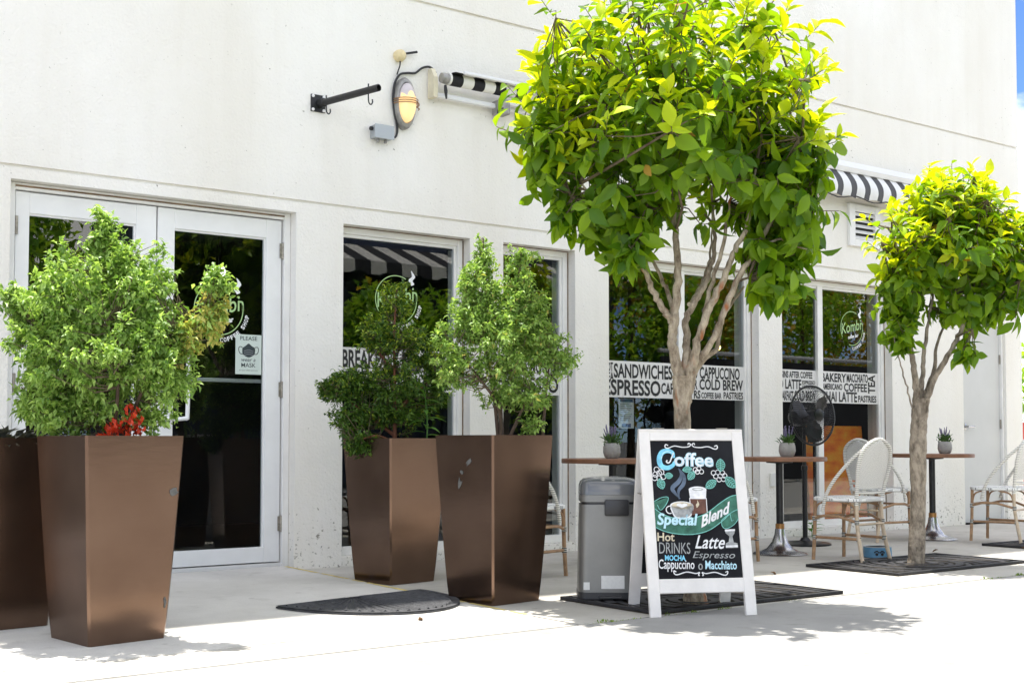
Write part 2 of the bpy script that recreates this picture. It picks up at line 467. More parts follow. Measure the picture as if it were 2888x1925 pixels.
pbr("sign_wood_raw", (0.50, 0.36, 0.26), 0.7, var=0.15, vscale=12)
pbr("chalkboard", (0.008, 0.008, 0.010), 0.85, spec=0.15, var2=(0.022, 0.023, 0.027), vscale=3.0, detail=6)
pbr("chalk_white", (0.76, 0.76, 0.77), 0.9, var=0.14, vscale=40)
pbr("chalk_blue", (0.22, 0.60, 0.80), 0.9, var=0.2, vscale=40)
pbr("chalk_paleblue", (0.50, 0.74, 0.84), 0.9, var=0.15, vscale=40)
pbr("chalk_teal", (0.20, 0.52, 0.46), 0.9, var=0.2, vscale=50)
pbr("chalk_green", (0.045, 0.15, 0.105), 0.9, var=0.35, vscale=24)
pbr("chalk_smoke", (0.10, 0.135, 0.19), 0.9, var=0.4, vscale=18)
pbr("chalk_brown", (0.13, 0.06, 0.045), 0.9, var=0.3, vscale=30)
pbr("chalk_cream", (0.62, 0.54, 0.40), 0.9, var=0.2, vscale=30)
pbr("chalk_grey", (0.33, 0.34, 0.34), 0.9, var=0.3, vscale=40)
pbr("table_wood", (0.13, 0.055, 0.028), 0.45, var=0.3, vscale=9)
pbr("table_edge", (0.20, 0.09, 0.045), 0.5, var=0.25, vscale=14)
pbr("chrome", (0.42, 0.42, 0.43), 0.27, 1.0)
pbr("brass_collar", (0.42, 0.22, 0.08), 0.4, 0.8)
pbr("rattan", (0.36, 0.215, 0.115), 0.4, var=0.25, vscale=20)
pbr("rattan_pale", (0.58, 0.46, 0.33), 0.45, var=0.18, vscale=20)
weave_mat("weave_seat", 80, (0.84, 0.84, 0.82), (0.07, 0.075, 0.08))
weave_mat("weave_back", 88, (0.86, 0.85, 0.82), (0.30, 0.30, 0.29), True)
stripes_mat("binding", 'Z', 0.014, (0.82, 0.80, 0.74), (0.20, 0.19, 0.18), 0.76)
stripes_mat("binding_thin", 'Z', 0.012, (0.66, 0.64, 0.58), (0.025, 0.025, 0.025), 0.45)
pbr("fan_black", (0.012, 0.012, 0.013), 0.3, 0.3)
pbr("pot_grey", (0.36, 0.35, 0.33), 0.75, var=0.12, vscale=30, bump=0.3, bscale=90)
pbr("bowl_blue", (0.10, 0.26, 0.42), 0.4, var=0.1, vscale=20)
pbr("bowl_rim", (0.55, 0.57, 0.57), 0.4)
pbr("yellow_paint", (0.62, 0.50, 0.16), 0.7, var=0.3, vscale=18)
pbr("red_plastic", (0.62, 0.05, 0.02), 0.5)
pbr("plate_white", (0.70, 0.70, 0.66), 0.5)
pbr("bulb_glow", (0.9, 0.7, 0.3), 0.4, emit=(1.0, 0.75, 0.25), estr=3.0)
pbr("ceiling_glow", (0.9, 0.9, 0.9), 0.4, emit=(1.0, 0.98, 0.94), estr=2.2)
pbr("kiosk_blue", (0.045, 0.06, 0.11), 0.6, var=0.2, vscale=3)
pbr("dry_leaf", (0.20, 0.11, 0.05), 0.8, var=0.4, vscale=20)
pbr("metal_rail", (0.6, 0.6, 0.6), 0.4, 0.4)
stripes_mat("stripes_roll", 'X', 0.195, (0.80, 0.79, 0.74), (0.012, 0.012, 0.014), 0.5)
stripes_mat("stripes_fabric", 'X', 0.200, (0.80, 0.80, 0.79), (0.075, 0.075, 0.080), 0.5)
stripes_mat("stripes_kiosk", 'X', 0.68, (0.62, 0.60, 0.56), (0.012, 0.012, 0.015), 0.5)
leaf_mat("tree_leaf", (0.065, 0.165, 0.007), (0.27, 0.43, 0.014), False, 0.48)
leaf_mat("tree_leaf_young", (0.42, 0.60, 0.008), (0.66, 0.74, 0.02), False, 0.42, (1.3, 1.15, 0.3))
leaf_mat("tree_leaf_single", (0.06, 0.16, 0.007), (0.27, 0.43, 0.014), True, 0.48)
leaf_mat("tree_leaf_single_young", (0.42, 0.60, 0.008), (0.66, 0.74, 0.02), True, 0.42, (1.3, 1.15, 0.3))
leaf_mat("tree_leaf_yellowing", (0.36, 0.27, 0.03), (0.45, 0.22, 0.03), True, 0.3, (1.2, 1.1, 0.5))
leaf_mat("shrub_leaf", (0.12, 0.24, 0.035), (0.46, 0.64, 0.17), False, 0.35, (1.3, 1.3, 0.7))
leaf_mat("shrub_leaf_orange", (0.34, 0.44, 0.08), (0.66, 0.56, 0.16), False, 0.35, (1.2, 1.1, 0.7))
leaf_mat("shrub_dark", (0.03, 0.085, 0.012), (0.13, 0.235, 0.03), False, 0.28, (1.3, 1.3, 0.6))
leaf_mat("shrub_dark_tip", (0.20, 0.34, 0.03), (0.42, 0.50, 0.06), False, 0.35, (1.2, 1.2, 0.5))
leaf_mat("weed_leaf", (0.06, 0.17, 0.025), (0.12, 0.28, 0.045), False, 0.35)
leaf_mat("succulent", (0.06, 0.065, 0.055), (0.16, 0.16, 0.14), False, 0.1)
leaf_mat("red_leaf", (0.62, 0.045, 0.015), (0.80, 0.075, 0.02), False, 0.3, (1.1, 0.8, 0.6))
leaf_mat("lavender_leaf", (0.05, 0.12, 0.03), (0.11, 0.21, 0.06), False, 0.2)
leaf_mat("lavender_flower", (0.15, 0.13, 0.24), (0.27, 0.24, 0.37), False, 0.2, (1.1, 1, 1.1))
leaf_mat("hedge_leaf", (0.14, 0.32, 0.03), (0.38, 0.56, 0.06), False, 0.5)
leaf_mat("hedge_leaf_warm", (0.42, 0.34, 0.04), (0.70, 0.48, 0.06), False, 0.5, (1.2, 1.1, 0.5))
leaf_mat("moss", (0.10, 0.20, 0.02), (0.26, 0.36, 0.04), False, 0.3)


# ------------------------------------------------------------------ mesh helpers
class MB:
    """collects polygons; build() links them as one mesh object"""

    def __init__(self):
        self.v, self.f, self.m = [], [], []

    def add(self, verts, faces, mi=0):
        o = len(self.v)
        self.v += [tuple(p) for p in verts]
        self.f += [tuple(o + i for i in fc) for fc in faces]
        self.m += [mi] * len(faces)
        return self

    def box(self, x0, x1, y0, y1, z0, z1, mi=0, bevel=0.0):
        if bevel > 0:
            bm = bmesh.new()
            bmesh.ops.create_cube(bm, size=1.0)
            for q in bm.verts:
                q.co = Vector(((x0 + x1) / 2 + q.co.x * (x1 - x0), (y0 + y1) / 2 + q.co.y * (y1 - y0), (z0 + z1) / 2 + q.co.z * (z1 - z0)))
            bmesh.ops.bevel(bm, geom=bm.edges[:], offset=bevel, segments=2, profile=0.5, affect='EDGES')
            bm.verts.index_update()
            self.add([q.co[:] for q in bm.verts], [[q.index for q in fc.verts] for fc in bm.faces], mi)
            bm.free()
            return self
        p = [(x0, y0, z0), (x1, y0, z0), (x1, y1, z0), (x0, y1, z0), (x0, y0, z1), (x1, y0, z1), (x1, y1, z1), (x0, y1, z1)]
        return self.add(p, [(0, 3, 2, 1), (4, 5, 6, 7), (0, 1, 5, 4), (1, 2, 6, 5), (2, 3, 7, 6), (3, 0, 4, 7)], mi)

    def tube(self, pts, rad, n=8, mi=0, cap=True):
        pts = [Vector(p) for p in pts]
        k = len(pts)
        rads = rad if isinstance(rad, (list, tuple)) else [rad] * k
        rings = []
        prev = None
        for i, p in enumerate(pts):
            t = (pts[min(i + 1, k - 1)] - pts[max(i - 1, 0)])
            if t.length < 1e-9:
                t = Vector((0, 0, 1))
            t.normalize()
            if prev is None:
                a = Vector((0, 0, 1)) if abs(t.z) < 0.9 else Vector((1, 0, 0))
                x = t.cross(a).normalized()
            else:
                x = (prev - t * prev.dot(t))
                x = x.normalized() if x.length > 1e-6 else t.orthogonal().normalized()
            prev = x
            y = t.cross(x)
            rings.append([p + (x * math.cos(2 * math.pi * j / n) + y * math.sin(2 * math.pi * j / n)) * rads[i] for j in range(n)])
        vs = [q for r_ in rings for q in r_]
        fs = []
        for i in range(k - 1):
            for j in range(n):
                a, b = i * n + j, i * n + (j + 1) % n
                fs.append((a, b, b + n, a + n))
        if cap:
            fs.append(tuple(reversed(range(n))))
            fs.append(tuple((k - 1) * n + j for j in range(n)))
        return self.add(vs, fs, mi)

    def lathe(self, prof, n=24, c=(0, 0, 0), mi=0, ax=None):
        """prof: (radius, z) pairs; ax: optional 3x3 matrix turning local z"""
        vs, fs = [], []
        k = len(prof)
        for r_, z in prof:
            for j in range(n):
                a = 2 * math.pi * j / n
                p = Vector((r_ * math.cos(a), r_ * math.sin(a), z))
                if ax is not None:
                    p = ax @ p
                vs.append(p + Vector(c))
        for i in range(k - 1):
            for j in range(n):
                a, b = i * n + j, i * n + (j + 1) % n
                fs.append((a, b, b + n, a + n))
        if prof[0][0] > 1e-6:
            fs.append(tuple(reversed(range(n))))
        if prof[-1][0] > 1e-6:
            fs.append(tuple((k - 1) * n + j for j in range(n)))
        return self.add(vs, fs, mi)

    def prism(self, poly, d0, d1, fn, mi=0):
        """poly in 2d, extruded between depths d0 and d1; fn(a, b, d) -> xyz"""
        n = len(poly)
        vs = [fn(a, b, d0) for a, b in poly] + [fn(a, b, d1) for a, b in poly]
        fs = [tuple(range(n)), tuple(reversed(range(n, 2 * n)))]
        fs += [(i, i + n, (i + 1) % n + n, (i + 1) % n) for i in range(n)]
        return self.add(vs, fs, mi)

    def ribbon(self, pts, w, fn, mi=0):
        """flat stroke through 2d points; w one width or a list"""
        k = len(pts)
        ws = w if isinstance(w, (list, tuple)) else [w] * k
        vs = []
        for i in range(k):
            a, b = pts[max(i - 1, 0)], pts[min(i + 1, k - 1)]
            dx, dy = b[0] - a[0], b[1] - a[1]
            L = math.hypot(dx, dy) or 1
            nx, ny = -dy / L * ws[i] / 2, dx / L * ws[i] / 2
            vs += [fn(pts[i][0] + nx, pts[i][1] + ny), fn(pts[i][0] - nx, pts[i][1] - ny)]
        return self.add(vs, [(2 * i, 2 * i + 1, 2 * i + 3, 2 * i + 2) for i in range(k - 1)], mi)

    def build(self, name, mats, parent=None, smooth=None, fix=True):
        me = bpy.data.meshes.new(name)
        me.from_pydata([tuple(p) for p in self.v], [], self.f)
        if not isinstance(mats, (list, tuple)):
            mats = [mats]
        for a in mats:
            me.materials.append(MATS[a])
        if len(mats) > 1:
            me.polygons.foreach_set("material_index", self.m)
        if fix:
            bm = bmesh.new(); bm.from_mesh(me)
            bmesh.ops.recalc_face_normals(bm, faces=bm.faces[:])
            bm.to_mesh(me); bm.free()
        if smooth is not None:
            me.polygons.foreach_set("use_smooth", [True] * len(me.polygons))
            me.set_sharp_from_angle(angle=R(smooth))
        me.update()
        o = bpy.data.objects.new(name, me)
        COL.objects.link(o)
        if parent:
            o.parent = parent
        return o


def tag(o, label=None, cat=None, group=None, kind=None):
    for k, x in (("label", label), ("category", cat), ("group", group), ("kind", kind)):
        if x:
            o[k] = x
    return o


def thing(name, label, cat, loc=(0, 0, 0), rz=0.0, group=None):
    o = bpy.data.objects.new(name, None)
    o.empty_display_size = 0.2
    COL.objects.link(o)
    o.location = loc
    o.rotation_euler = (0, 0, rz)
    return tag(o, label, cat, group)


def mesh_np(name, verts, faces_flat, loop_tot, mats, mat_idx=None, parent=None, smooth=False):
    """big mesh from numpy arrays: all faces have loop_tot corners"""
    me = bpy.data.meshes.new(name)
    nf = len(faces_flat) // loop_tot
    me.vertices.add(len(verts)); me.vertices.foreach_set("co", np.asarray(verts, np.float32).ravel())
    me.loops.add(len(faces_flat)); me.loops.foreach_set("vertex_index", np.asarray(faces_flat, np.int32))
    me.polygons.add(nf)
    me.polygons.foreach_set("loop_start", np.arange(0, nf * loop_tot, loop_tot, dtype=np.int32))
    for a in (mats if isinstance(mats, (list, tuple)) else [mats]):
        me.materials.append(MATS[a])
    if mat_idx is not None:
        me.polygons.foreach_set("material_index", np.asarray(mat_idx, np.int32))
    if smooth:
        me.polygons.foreach_set("use_smooth", np.ones(nf, bool))
    me.update(calc_edges=True)
    o = bpy.data.objects.new(name, me)
    COL.objects.link(o)
    if parent:
        o.parent = parent
    return o


def nrm(a):
    return a / np.maximum(np.linalg.norm(a, axis=-1, keepdims=True), 1e-9)


def leaf_frames(d, up):
    """rotation matrices (N,3,3): columns side, along, normal"""
    d = nrm(d)
    side = nrm(np.cross(d, up))
    nor = np.cross(side, d)
    return np.stack([side, d, nor], axis=-1)


SMALL_V = np.array([(0, 0, 0), (-.5, .45, .16), (0, .5, 0), (.5, .45, .16), (0, 1, -.22)], float)
SMALL_F = [(0, 2, 1), (0, 3, 2), (1, 2, 4), (2, 3, 4)]


def big_leaf(width=0.5, curl=0.25, fold=0.10):
    vs, fs = [], []
    prof = [(0, 0.05), (0.14, 0.42), (0.36, 0.95), (0.58, 1.0), (0.8, 0.62), (1.0, 0.03)]
    for t, w in prof:
        z = -curl * t * t
        for s in (-1, 0, 1):
            vs.append((s * w * width / 2, t, z + abs(s) * fold * w))
    for i in range(len(prof) - 1):
        a = i * 3
        fs += [(a, a + 1, a + 4, a + 3), (a + 1, a + 2, a + 5, a + 4)]
    return np.array(vs, float), fs


def scatter(tv, tf, pos, frames, scale, wscale=None):
    n, k = len(pos), len(tv)
    t = np.repeat(tv[None], n, 0) * scale[:, None, None]
    if wscale is not None:
        t[:, :, 0] *= wscale[:, None]
    vs = np.einsum('nij,nkj->nki', frames, t) + pos[:, None, :]
    f = np.array(tf)
    fs = (f[None] + (np.arange(n) * k)[:, None, None]).reshape(-1)
    return vs.reshape(-1, 3), fs, f.shape[1]


def jitter(n, s=1.0):
    return RNG.normal(0, s, (n, 3))


# text: built-in face, fitted to a box in a 2d frame
_txt_cache = {}


def glyphs(body, bold=0.0, shear=0.0):
    key = (body, bold, shear)
    if key not in _txt_cache:
        c = bpy.data.curves.new("t", 'FONT')
        c.body = body
        c.offset = bold
        c.shear = shear
        c.resolution_u = 3
        c.fill_mode = 'FRONT'
        o = bpy.data.objects.new("t", c)
        COL.objects.link(o)
        me = o.to_mesh()
        vs = [(p.co.x, p.co.y) for p in me.vertices]
        fs = [tuple(p.vertices) for p in me.polygons]
        o.to_mesh_clear()
        bpy.data.objects.remove(o)
        bpy.data.curves.remove(c)
        _txt_cache[key] = (vs, fs)
    return _txt_cache[key]


def text(mb, body, x0, x1, y0, y1, fn, mi=0, bold=0.0, shear=0.0, warp=None, rot=0.0):
    vs, fs = glyphs(body, bold, shear)
    if not vs:
        return
    ax, bx = min(p[0] for p in vs), max(p[0] for p in vs)
    ay, by = min(p[1] for p in vs), max(p[1] for p in vs)
    out = []
    cr, sr = math.cos(rot), math.sin(rot)
    cx, cy = (x0 + x1) / 2, (y0 + y1) / 2
    for x, y in vs:
        u = (x - ax) / max(bx - ax, 1e-6)
        v = (y - ay) / max(by - ay, 1e-6)
        px, py = x0 + u * (x1 - x0), y0 + v * (y1 - y0)
        if warp:
            px, py = warp(px, py)
        if rot:
            px, py = cx + (px - cx) * cr - (py - cy) * sr, cy + (px - cx) * sr + (py - cy) * cr
        out.append(fn(px, py))
    mb.add(out, fs, mi)


def arc_text(mb, body, cx, cy, r, a0, a1, h, fn, mi=0, bold=0.02, outside=True):
    """letters along a circle from angle a0 to a1 (radians), tops pointing inwards when a1 > a0 along the bottom"""
    n = len(body)
    for i, ch in enumerate(body):
        if ch == ' ':
            continue
        a = a0 + (a1 - a0) * (i + 0.5) / n
        w = abs(a1 - a0) * r / n * 0.78
        px, py = cx + r * math.cos(a), cy + r * math.sin(a)
        text(mb, ch, px - w / 2, px + w / 2, py - h / 2, py + h / 2, fn, mi, bold, rot=a + math.pi / 2)


def circle(cx, cy, r, n=18, a0=0.0, a1=2 * math.pi, sq=1.0):
    return [(cx + r * math.cos(a0 + (a1 - a0) * i / n), cy + r * sq * math.sin(a0 + (a1 - a0) * i / n)) for i in range(n + 1)]


def curve2(pts, n=8):
    """smooth 2d or 3d polyline through points (Catmull-Rom)"""
    P = [Vector(p) for p in pts]
    P = [P[0] * 2 - P[1]] + P + [P[-1] * 2 - P[-2]]
    out = []
    for i in range(1, len(P) - 2):
        for j in range(n):
            t = j / n
            a, b, c, d = P[i - 1], P[i], P[i + 1], P[i + 2]
            out.append(tuple(0.5 * ((2 * b) + (c - a) * t + (2 * a - 5 * b + 4 * c - d) * t * t + (3 * b - a - 3 * c + d) * t ** 3)))
    out.append(tuple(P[-2]))
    return out


# ================================================================== THE SETTING
WY = 7.75          # front face of the cafe wall
FY = 7.84          # front of window and door frames
GY = 7.872         # glass
RAMP_H = 0.032


def ramp_z(y):
    return max(0.0, RAMP_H * (y - 5.0) / 2.75)


g = MB()
g.add([(-600, -600, -0.03), (600, -600, -0.03), (600, 600, -0.03), (-600, 600, -0.03)], [(0, 1, 2, 3)])
tag(g.build("ground", "asphalt_pale"), kind="structure")

# pavement of poured slabs; the joints between them are real gaps
pav = bpy.data.objects.new("pavement", None)
COL.objects.link(pav)
tag(pav, kind="structure")
JY = 4.645
gap = 0.024
xs = [-8.0, -2.1, 3.862, 13.0, 19.5, 26.0]
for i in range(len(xs) - 1):
    MB().box(xs[i] + gap / 2, xs[i + 1] - gap / 2, JY + gap / 2, WY - 0.004 if xs[i] < 12 else 14.0, -0.028, 0.0, bevel=0.004).build("slab", "concrete_walk", pav)
ys = [-4.2, JY]
xo = [-9.0, -1.0, 8.9, 15.0, 21.0, 27.0]
for j in range(1):
    for i in range(len(xo) - 1):
        MB().box(xo[i] + gap / 2, xo[i + 1] - gap / 2, ys[j] + gap / 2, ys[j + 1] - gap / 2, -0.028, 0.0, bevel=0.004).build("slab", "concrete_road", pav)
# wedge up to the cafe door with a yellow painted edge
x0, x1, y0, y1 = -6.0, 3.856, 5.0, WY - 0.003
rp_ = MB()
rp_.add([(x0, y0, 0.0035), (x1, y0, 0.0035), (x1, y1, RAMP_H), (x0, y1, RAMP_H), (x0, y0, -0.005), (x1, y0, -0.005), (x1, y1, -0.005), (x0, y1, -0.005)],
        [(0, 1, 2, 3), (4, 7, 6, 5), (0, 4, 5, 1), (1, 5, 6, 2), (2, 6, 7, 3), (3, 7, 4, 0)])
ramp = rp_.build("door_ramp", "concrete_ramp")
tag(ramp, kind="structure")
yl = MB()
nseg = 60
rr = random.Random(3)
for i in range(nseg):
    if rr.random() < 0.10:
        continue
    a, b = y0 + 0.05 + (y1 - y0 - 0.05) * i / nseg, y0 + 0.05 + (y1 - y0 - 0.05) * (i + 1) / nseg
    w0 = 0.018 + 0.008 * rr.random()
    za, zb = 0.0035 + (RAMP_H - 0.0035) * (a - y0) / (y1 - y0) + 0.002, 0.0035 + (RAMP_H - 0.0035) * (b - y0) / (y1 - y0) + 0.002
    yl.add([(x1 - w0, a, za), (x1 + 0.003, a, za), (x1 + 0.003, b, zb), (x1 - w0, b, zb)], [(0, 1, 2, 3)])
    yl.add([(x1 + 0.003, a, za), (x1 + 0.003, a, 0.001), (x1 + 0.003, b, 0.001), (x1 + 0.003, b, zb)], [(0, 1, 2, 3)])
yl.build("painted_edge", "yellow_paint", ramp, fix=False)

# ================================================================== THE CAFE BUILDING
BLD = thing("cafe_building", "white stucco cafe building with glazed doors and tall dark windows", "building")
BX0, BX1, BTOP = -14.0, 12.74, 13.7
openings = [(-3.2, -0.60, 0.065, 2.39), (-0.30, 1.72, 0.065, 2.39), (2.051, 3.929, 0.0, 2.43), (4.294, 5.374, 0.065, 2.39), (5.683, 6.396, 0.065, 2.39), (6.75, 8.534, 0.065, 2.39), (8.842, 10.454, 0.065, 2.39), (11.646, 12.431, 0.0, 2.14)]
w = MB()
WB = 8.05
px = BX0
for a, b, zb, zt in openings:
    w.box(px, a, WY, WB, -0.02, 2.39)
    px = b
    if zb > 0:
        w.box(a, b, WY + 0.006, WB, -0.02, zb)
    if zt < 2.39:
        w.box(a, b, WY, WB, zt, 2.39)
w.box(px, BX1, WY, WB, -0.02, 2.39)
w.box(BX0, 2.051, WY, WB, 2.39, 2.50)
w.box(2.051, 3.929, WY, WB, 2.43, 2.50)
w.box(3.929, BX1, WY, WB, 2.39, 2.50)
w.box(BX0, BX1, WY + 0.018, WB, 2.50, 2.519)
w.box(BX0, BX1, WY, WB, 2.519, 4.085)
w.box(BX0, BX1, WY + 0.02, WB, 4.085, 4.107)
w.box(BX0, BX1, WY, WB, 4.107, BTOP)
w.box(BX0, BX1, WB, 17.0, 2.66, BTOP)
w.box(BX1 - 0.3, BX1, WB, 17.0, -0.02, 2.66)
w.build("wall", "stucco", BLD)
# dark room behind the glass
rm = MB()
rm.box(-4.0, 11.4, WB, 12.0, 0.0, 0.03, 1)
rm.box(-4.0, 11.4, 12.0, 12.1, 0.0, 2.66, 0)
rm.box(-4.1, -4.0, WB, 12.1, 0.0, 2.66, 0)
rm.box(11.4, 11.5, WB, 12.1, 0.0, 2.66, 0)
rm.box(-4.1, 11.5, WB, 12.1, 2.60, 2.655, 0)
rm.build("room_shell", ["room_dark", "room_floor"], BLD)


def fw(x, z, y=GY - 0.006):
    return (x, y, z)


def logo(parent, cx, cz, r, y, cut=0.0):
    """round green cafe logo on the glass: ring, slanted name, steam, curved line of small capitals"""
    lg = MB()
    fn = lambda a, b: (a, y, b)
    ring = [(cx + r * math.cos(t), cz + r * math.sin(t)) for t in np.linspace(R(62), R(212), 26)]
    lg.ribbon(ring, r * 0.038, fn, 0)
    ring = [(cx + r * math.cos(t), cz + r * math.sin(t)) for t in np.linspace(R(255), R(372), 20)]
    lg.ribbon(ring, r * 0.038, fn, 0)
    slant = R(11)
    text(lg, "Kombi", cx - 0.98 * r, cx + 0.92 * r, cz - 0.20 * r, cz + 0.42 * r, fn, 0, 0.006, 0.25, rot=slant)
    lg.ribbon(curve2([(cx + 0.86 * r, cz + 0.34 * r), (cx + 0.98 * r, cz + 0.30 * r), (cx + 1.0 * r, cz + 0.0 * r)]), r * 0.07, fn, 0)
    text(lg, "coffee bar", cx - 0.35 * r, cx + 0.62 * r, cz - 0.56 * r, cz - 0.34 * r, fn, 1, 0.03, 0.2, rot=slant)
    arc_text(lg, "COFFEE SHOP", cx, cz, r * 1.2, R(272), R(352), r * 0.17, fn, 1, 0.03)
    fl = curve2([(0.74, 0.62), (0.60, 0.86), (0.76, 1.02), (0.72, 1.26), (0.92, 1.02), (0.80, 0.84), (0.88, 0.70), (0.74, 0.62)], 5)
    lg.add([fn(cx + a * r, cz + b * r) for a, b in fl[:-1]], [tuple(range(len(fl) - 1))], 1)
    return lg.build("logo", ["decal_green", "logo_white"], parent, fix=False)


def window(x0, x1, ztop, zbot, mull, bands, lg=None, label=None):
    """window frame (one mesh) with panes, decal band and lettering as sub-parts"""
    fr = MB()
    s = 0.052
    fr.box(x0 + 0.002, x0 + s, FY, FY + 0.07, zbot, ztop, bevel=0.004)
    fr.box(x1 - s, x1 - 0.002, FY, FY + 0.07, zbot, ztop, bevel=0.004)
    fr.box(x0 + s, x1 - s, FY + 0.002, FY + 0.07, ztop - s, ztop - 0.001, bevel=0.004)
    fr.box(x0 + s, x1 - s, FY + 0.002, FY + 0.07, zbot + 0.001, zbot + s + 0.01, bevel=0.004)
    # stepped inner stop and outer trim
    fr.box(x0 + s, x1 - s, FY + 0.018, FY + 0.06, ztop - s - 0.022, ztop - s, bevel=0.002)
    fr.box(x1 - s - 0.022, x1 - s, FY + 0.018, FY + 0.06, zbot + s + 0.01, ztop - s - 0.022, bevel=0.002)
    edges = [x0 + s] + [e for m_ in mull for e in (m_ - 0.037, m_ + 0.037)] + [x1 - s]
    for m_ in mull:
        fr.box(m_ - 0.037, m_ + 0.037, FY + 0.004, FY + 0.065, zbot + s, ztop - s, bevel=0.004)
    o = fr.build("window", "trim_white", BLD)
    if label:
        o["label"] = label
    ck = MB()
    ck.box(x0 + 0.004, x1 - 0.004, FY - 0.006, FY + 0.01, ztop - 0.006, ztop - 0.0005)
    ck.box(x1 - 0.010, x1 - 0.001, FY - 0.004, FY - 0.001, zbot + 0.01, ztop - 0.01)
    ck.build("sealant", "caulk", o)
    for i in range(0, len(edges), 2):
        MB().box(edges[i], edges[i + 1], GY, GY + 0.006, zbot + s + 0.011, ztop - s).build("pane", "glass", o)
        gk = MB()
        gk.box(edges[i + 1] - 0.02, edges[i + 1] + 0.001, GY + 0.008, GY + 0.03, zbot + s, ztop - s)
        gk.box(edges[i], edges[i + 1] - 0.02, GY + 0.008, GY + 0.03, ztop - s - 0.03, ztop - s + 0.001)
        gk.build("gasket", "gasket", o)
    for bx0, bx1, words in bands:
        B = MB()
        B.box(bx0, bx1, GY - 0.0022, GY - 0.0005, 1.232, 1.535)
        B.build("decal_band", "decal_white", o)
        L = MB()
        for wd in words:
            body, a, b, c, d = wd[:5]
            rot = wd[5] if len(wd) > 5 else 0.0
            W, H = bx1 - bx0, 1.535 - 1.232
            cx0, cx1, cy0, cy1 = bx0 + a * W, bx0 + b * W, 1.232 + c * H, 1.232 + d * H
            if rot:
                mx_, my_ = (cx0 + cx1) / 2, (cy0 + cy1) / 2
                hw, hh = (cy1 - cy0) / 2, (cx1 - cx0) / 2
                cx0, cx1, cy0, cy1 = mx_ - hw, mx_ + hw, my_ - hh, my_ + hh
            text(L, body, cx0, cx1, cy0, cy1, lambda p, q: (p, GY - 0.004, q), 0, 0.028, 0.0, rot=rot)
        L.build("lettering", "decal_black", o, fix=False)
    if lg:
        logo(o, lg[0], lg[1], lg[2], GY - 0.004)
    return o


window(-3.2, -0.60, 2.39, 0.065, [-1.9], [])  # unseen window, added and widened so the planters' left faces mirror something dark
window(-0.30, 1.72, 2.39, 0.065, [0.7], [])  # likewise unseen, enlarged to darken the planter reflections
WIN_A = window(4.294, 5.374, 2.39, 0.065, [],
               [(4.346, 5.30, [("BREAKFAST", .01, .5, .52, .95), ("EAT", .53, .99, .45, .95), ("COFFEE", .01, .62, .06, .47), ("LATTE", .65, .99, .06, .40)])],
               (4.80, 1.90, 0.175))
WIN_B = window(5.683, 6.396, 2.39, 0.065, [],
               [(5.735, 6.322, [("CAFE", .02, .45, .5, .95), ("MOCHA", .5, .99, .55, .95), ("ESPRESSO", .02, .99, .06, .46)])])
WIN_C = window(6.75, 8.534, 2.39, 0.065, [7.665],
               [(6.802, 7.628, [("HOT", .0, .115, .70, .95), ("TEA", .0, .125, .44, .68), ("SANDWICHES", .125, .935, .53, .93), ("ESPRESSO", -.0, .765, .05, .49), ("CAFE", .775, .995, .12, .44)]),
                (7.702, 8.46, [("D", .18, .23, .60, .93), ("CAPPUCCINO", .265, .93, .60, .95), ("R", .17, .23, .28, .58), ("COLD BREW", .26, .985, .28, .60), ("RS", .17, .275, .02, .26), ("COFFEE BAR", .29, .62, .03, .21), ("PASTRIES", .655, .985, .03, .24)])])
WIN_D = window(8.842, 10.454, 2.39, 0.065, [9.49],
               [(8.894, 9.453, [("BEGINS AFTER COFFEE", .01, .9, .74, .95), ("ED LATTE", .0, .62, .40, .70), ("ESPRESSO", .64, .97, .56, .68), ("COFFEE BAR", .64, .97, .42, .54), ("BREAKFAST", .01, .42, .04, .34), ("COLD BREW", .44, .98, .04, .36)]),
                (9.527, 10.38, [("BAKERY", .0, .43, .67, .95), ("MACCHIATO", .44, .82, .68, .96), ("COFFEE", .39, .80, .38, .65), ("AMERICANO", .01, .36, .42, .62), ("CHAI LATTE", .0, .62, .04, .37), ("PASTRIES", .64, .97, .05, .27), ("TEA", .82, .95, .34, .95, R(90))])],
               (9.985, 1.965, 0.165))

# ---- double entrance door
dfm = MB()
dfm.box(2.054, 2.10, FY - 0.01, FY + 0.09, 0.0, 2.428, bevel=0.003)
dfm.box(3.880, 3.926, FY - 0.01, FY + 0.09, 0.0, 2.428, bevel=0.003)
dfm.box(2.10, 3.880, FY - 0.008, FY + 0.09, 2.385, 2.427, bevel=0.003)
dfm.box(2.10, 3.880, FY + 0.0, FY + 0.08, 0.0, RAMP_H + 0.014)
DFR = dfm.build("door_frame", "trim_white", BLD)
MB().box(2.10, 3.88, FY - 0.012, FY - 0.009, 2.402, 2.412).build("sealant", "caulk", DFR)


def hinge(parent, x, z):
    h = MB()
    h.tube([(x, FY + 0.004, z - 0.055), (x, FY + 0.004, z + 0.055)], 0.010, 8)
    h.box(x - 0.022, x - 0.002, FY + 0.002, FY + 0.008, z - 0.05, z + 0.05)
    return h.build("hinge", "hinge_metal", parent, smooth=40)


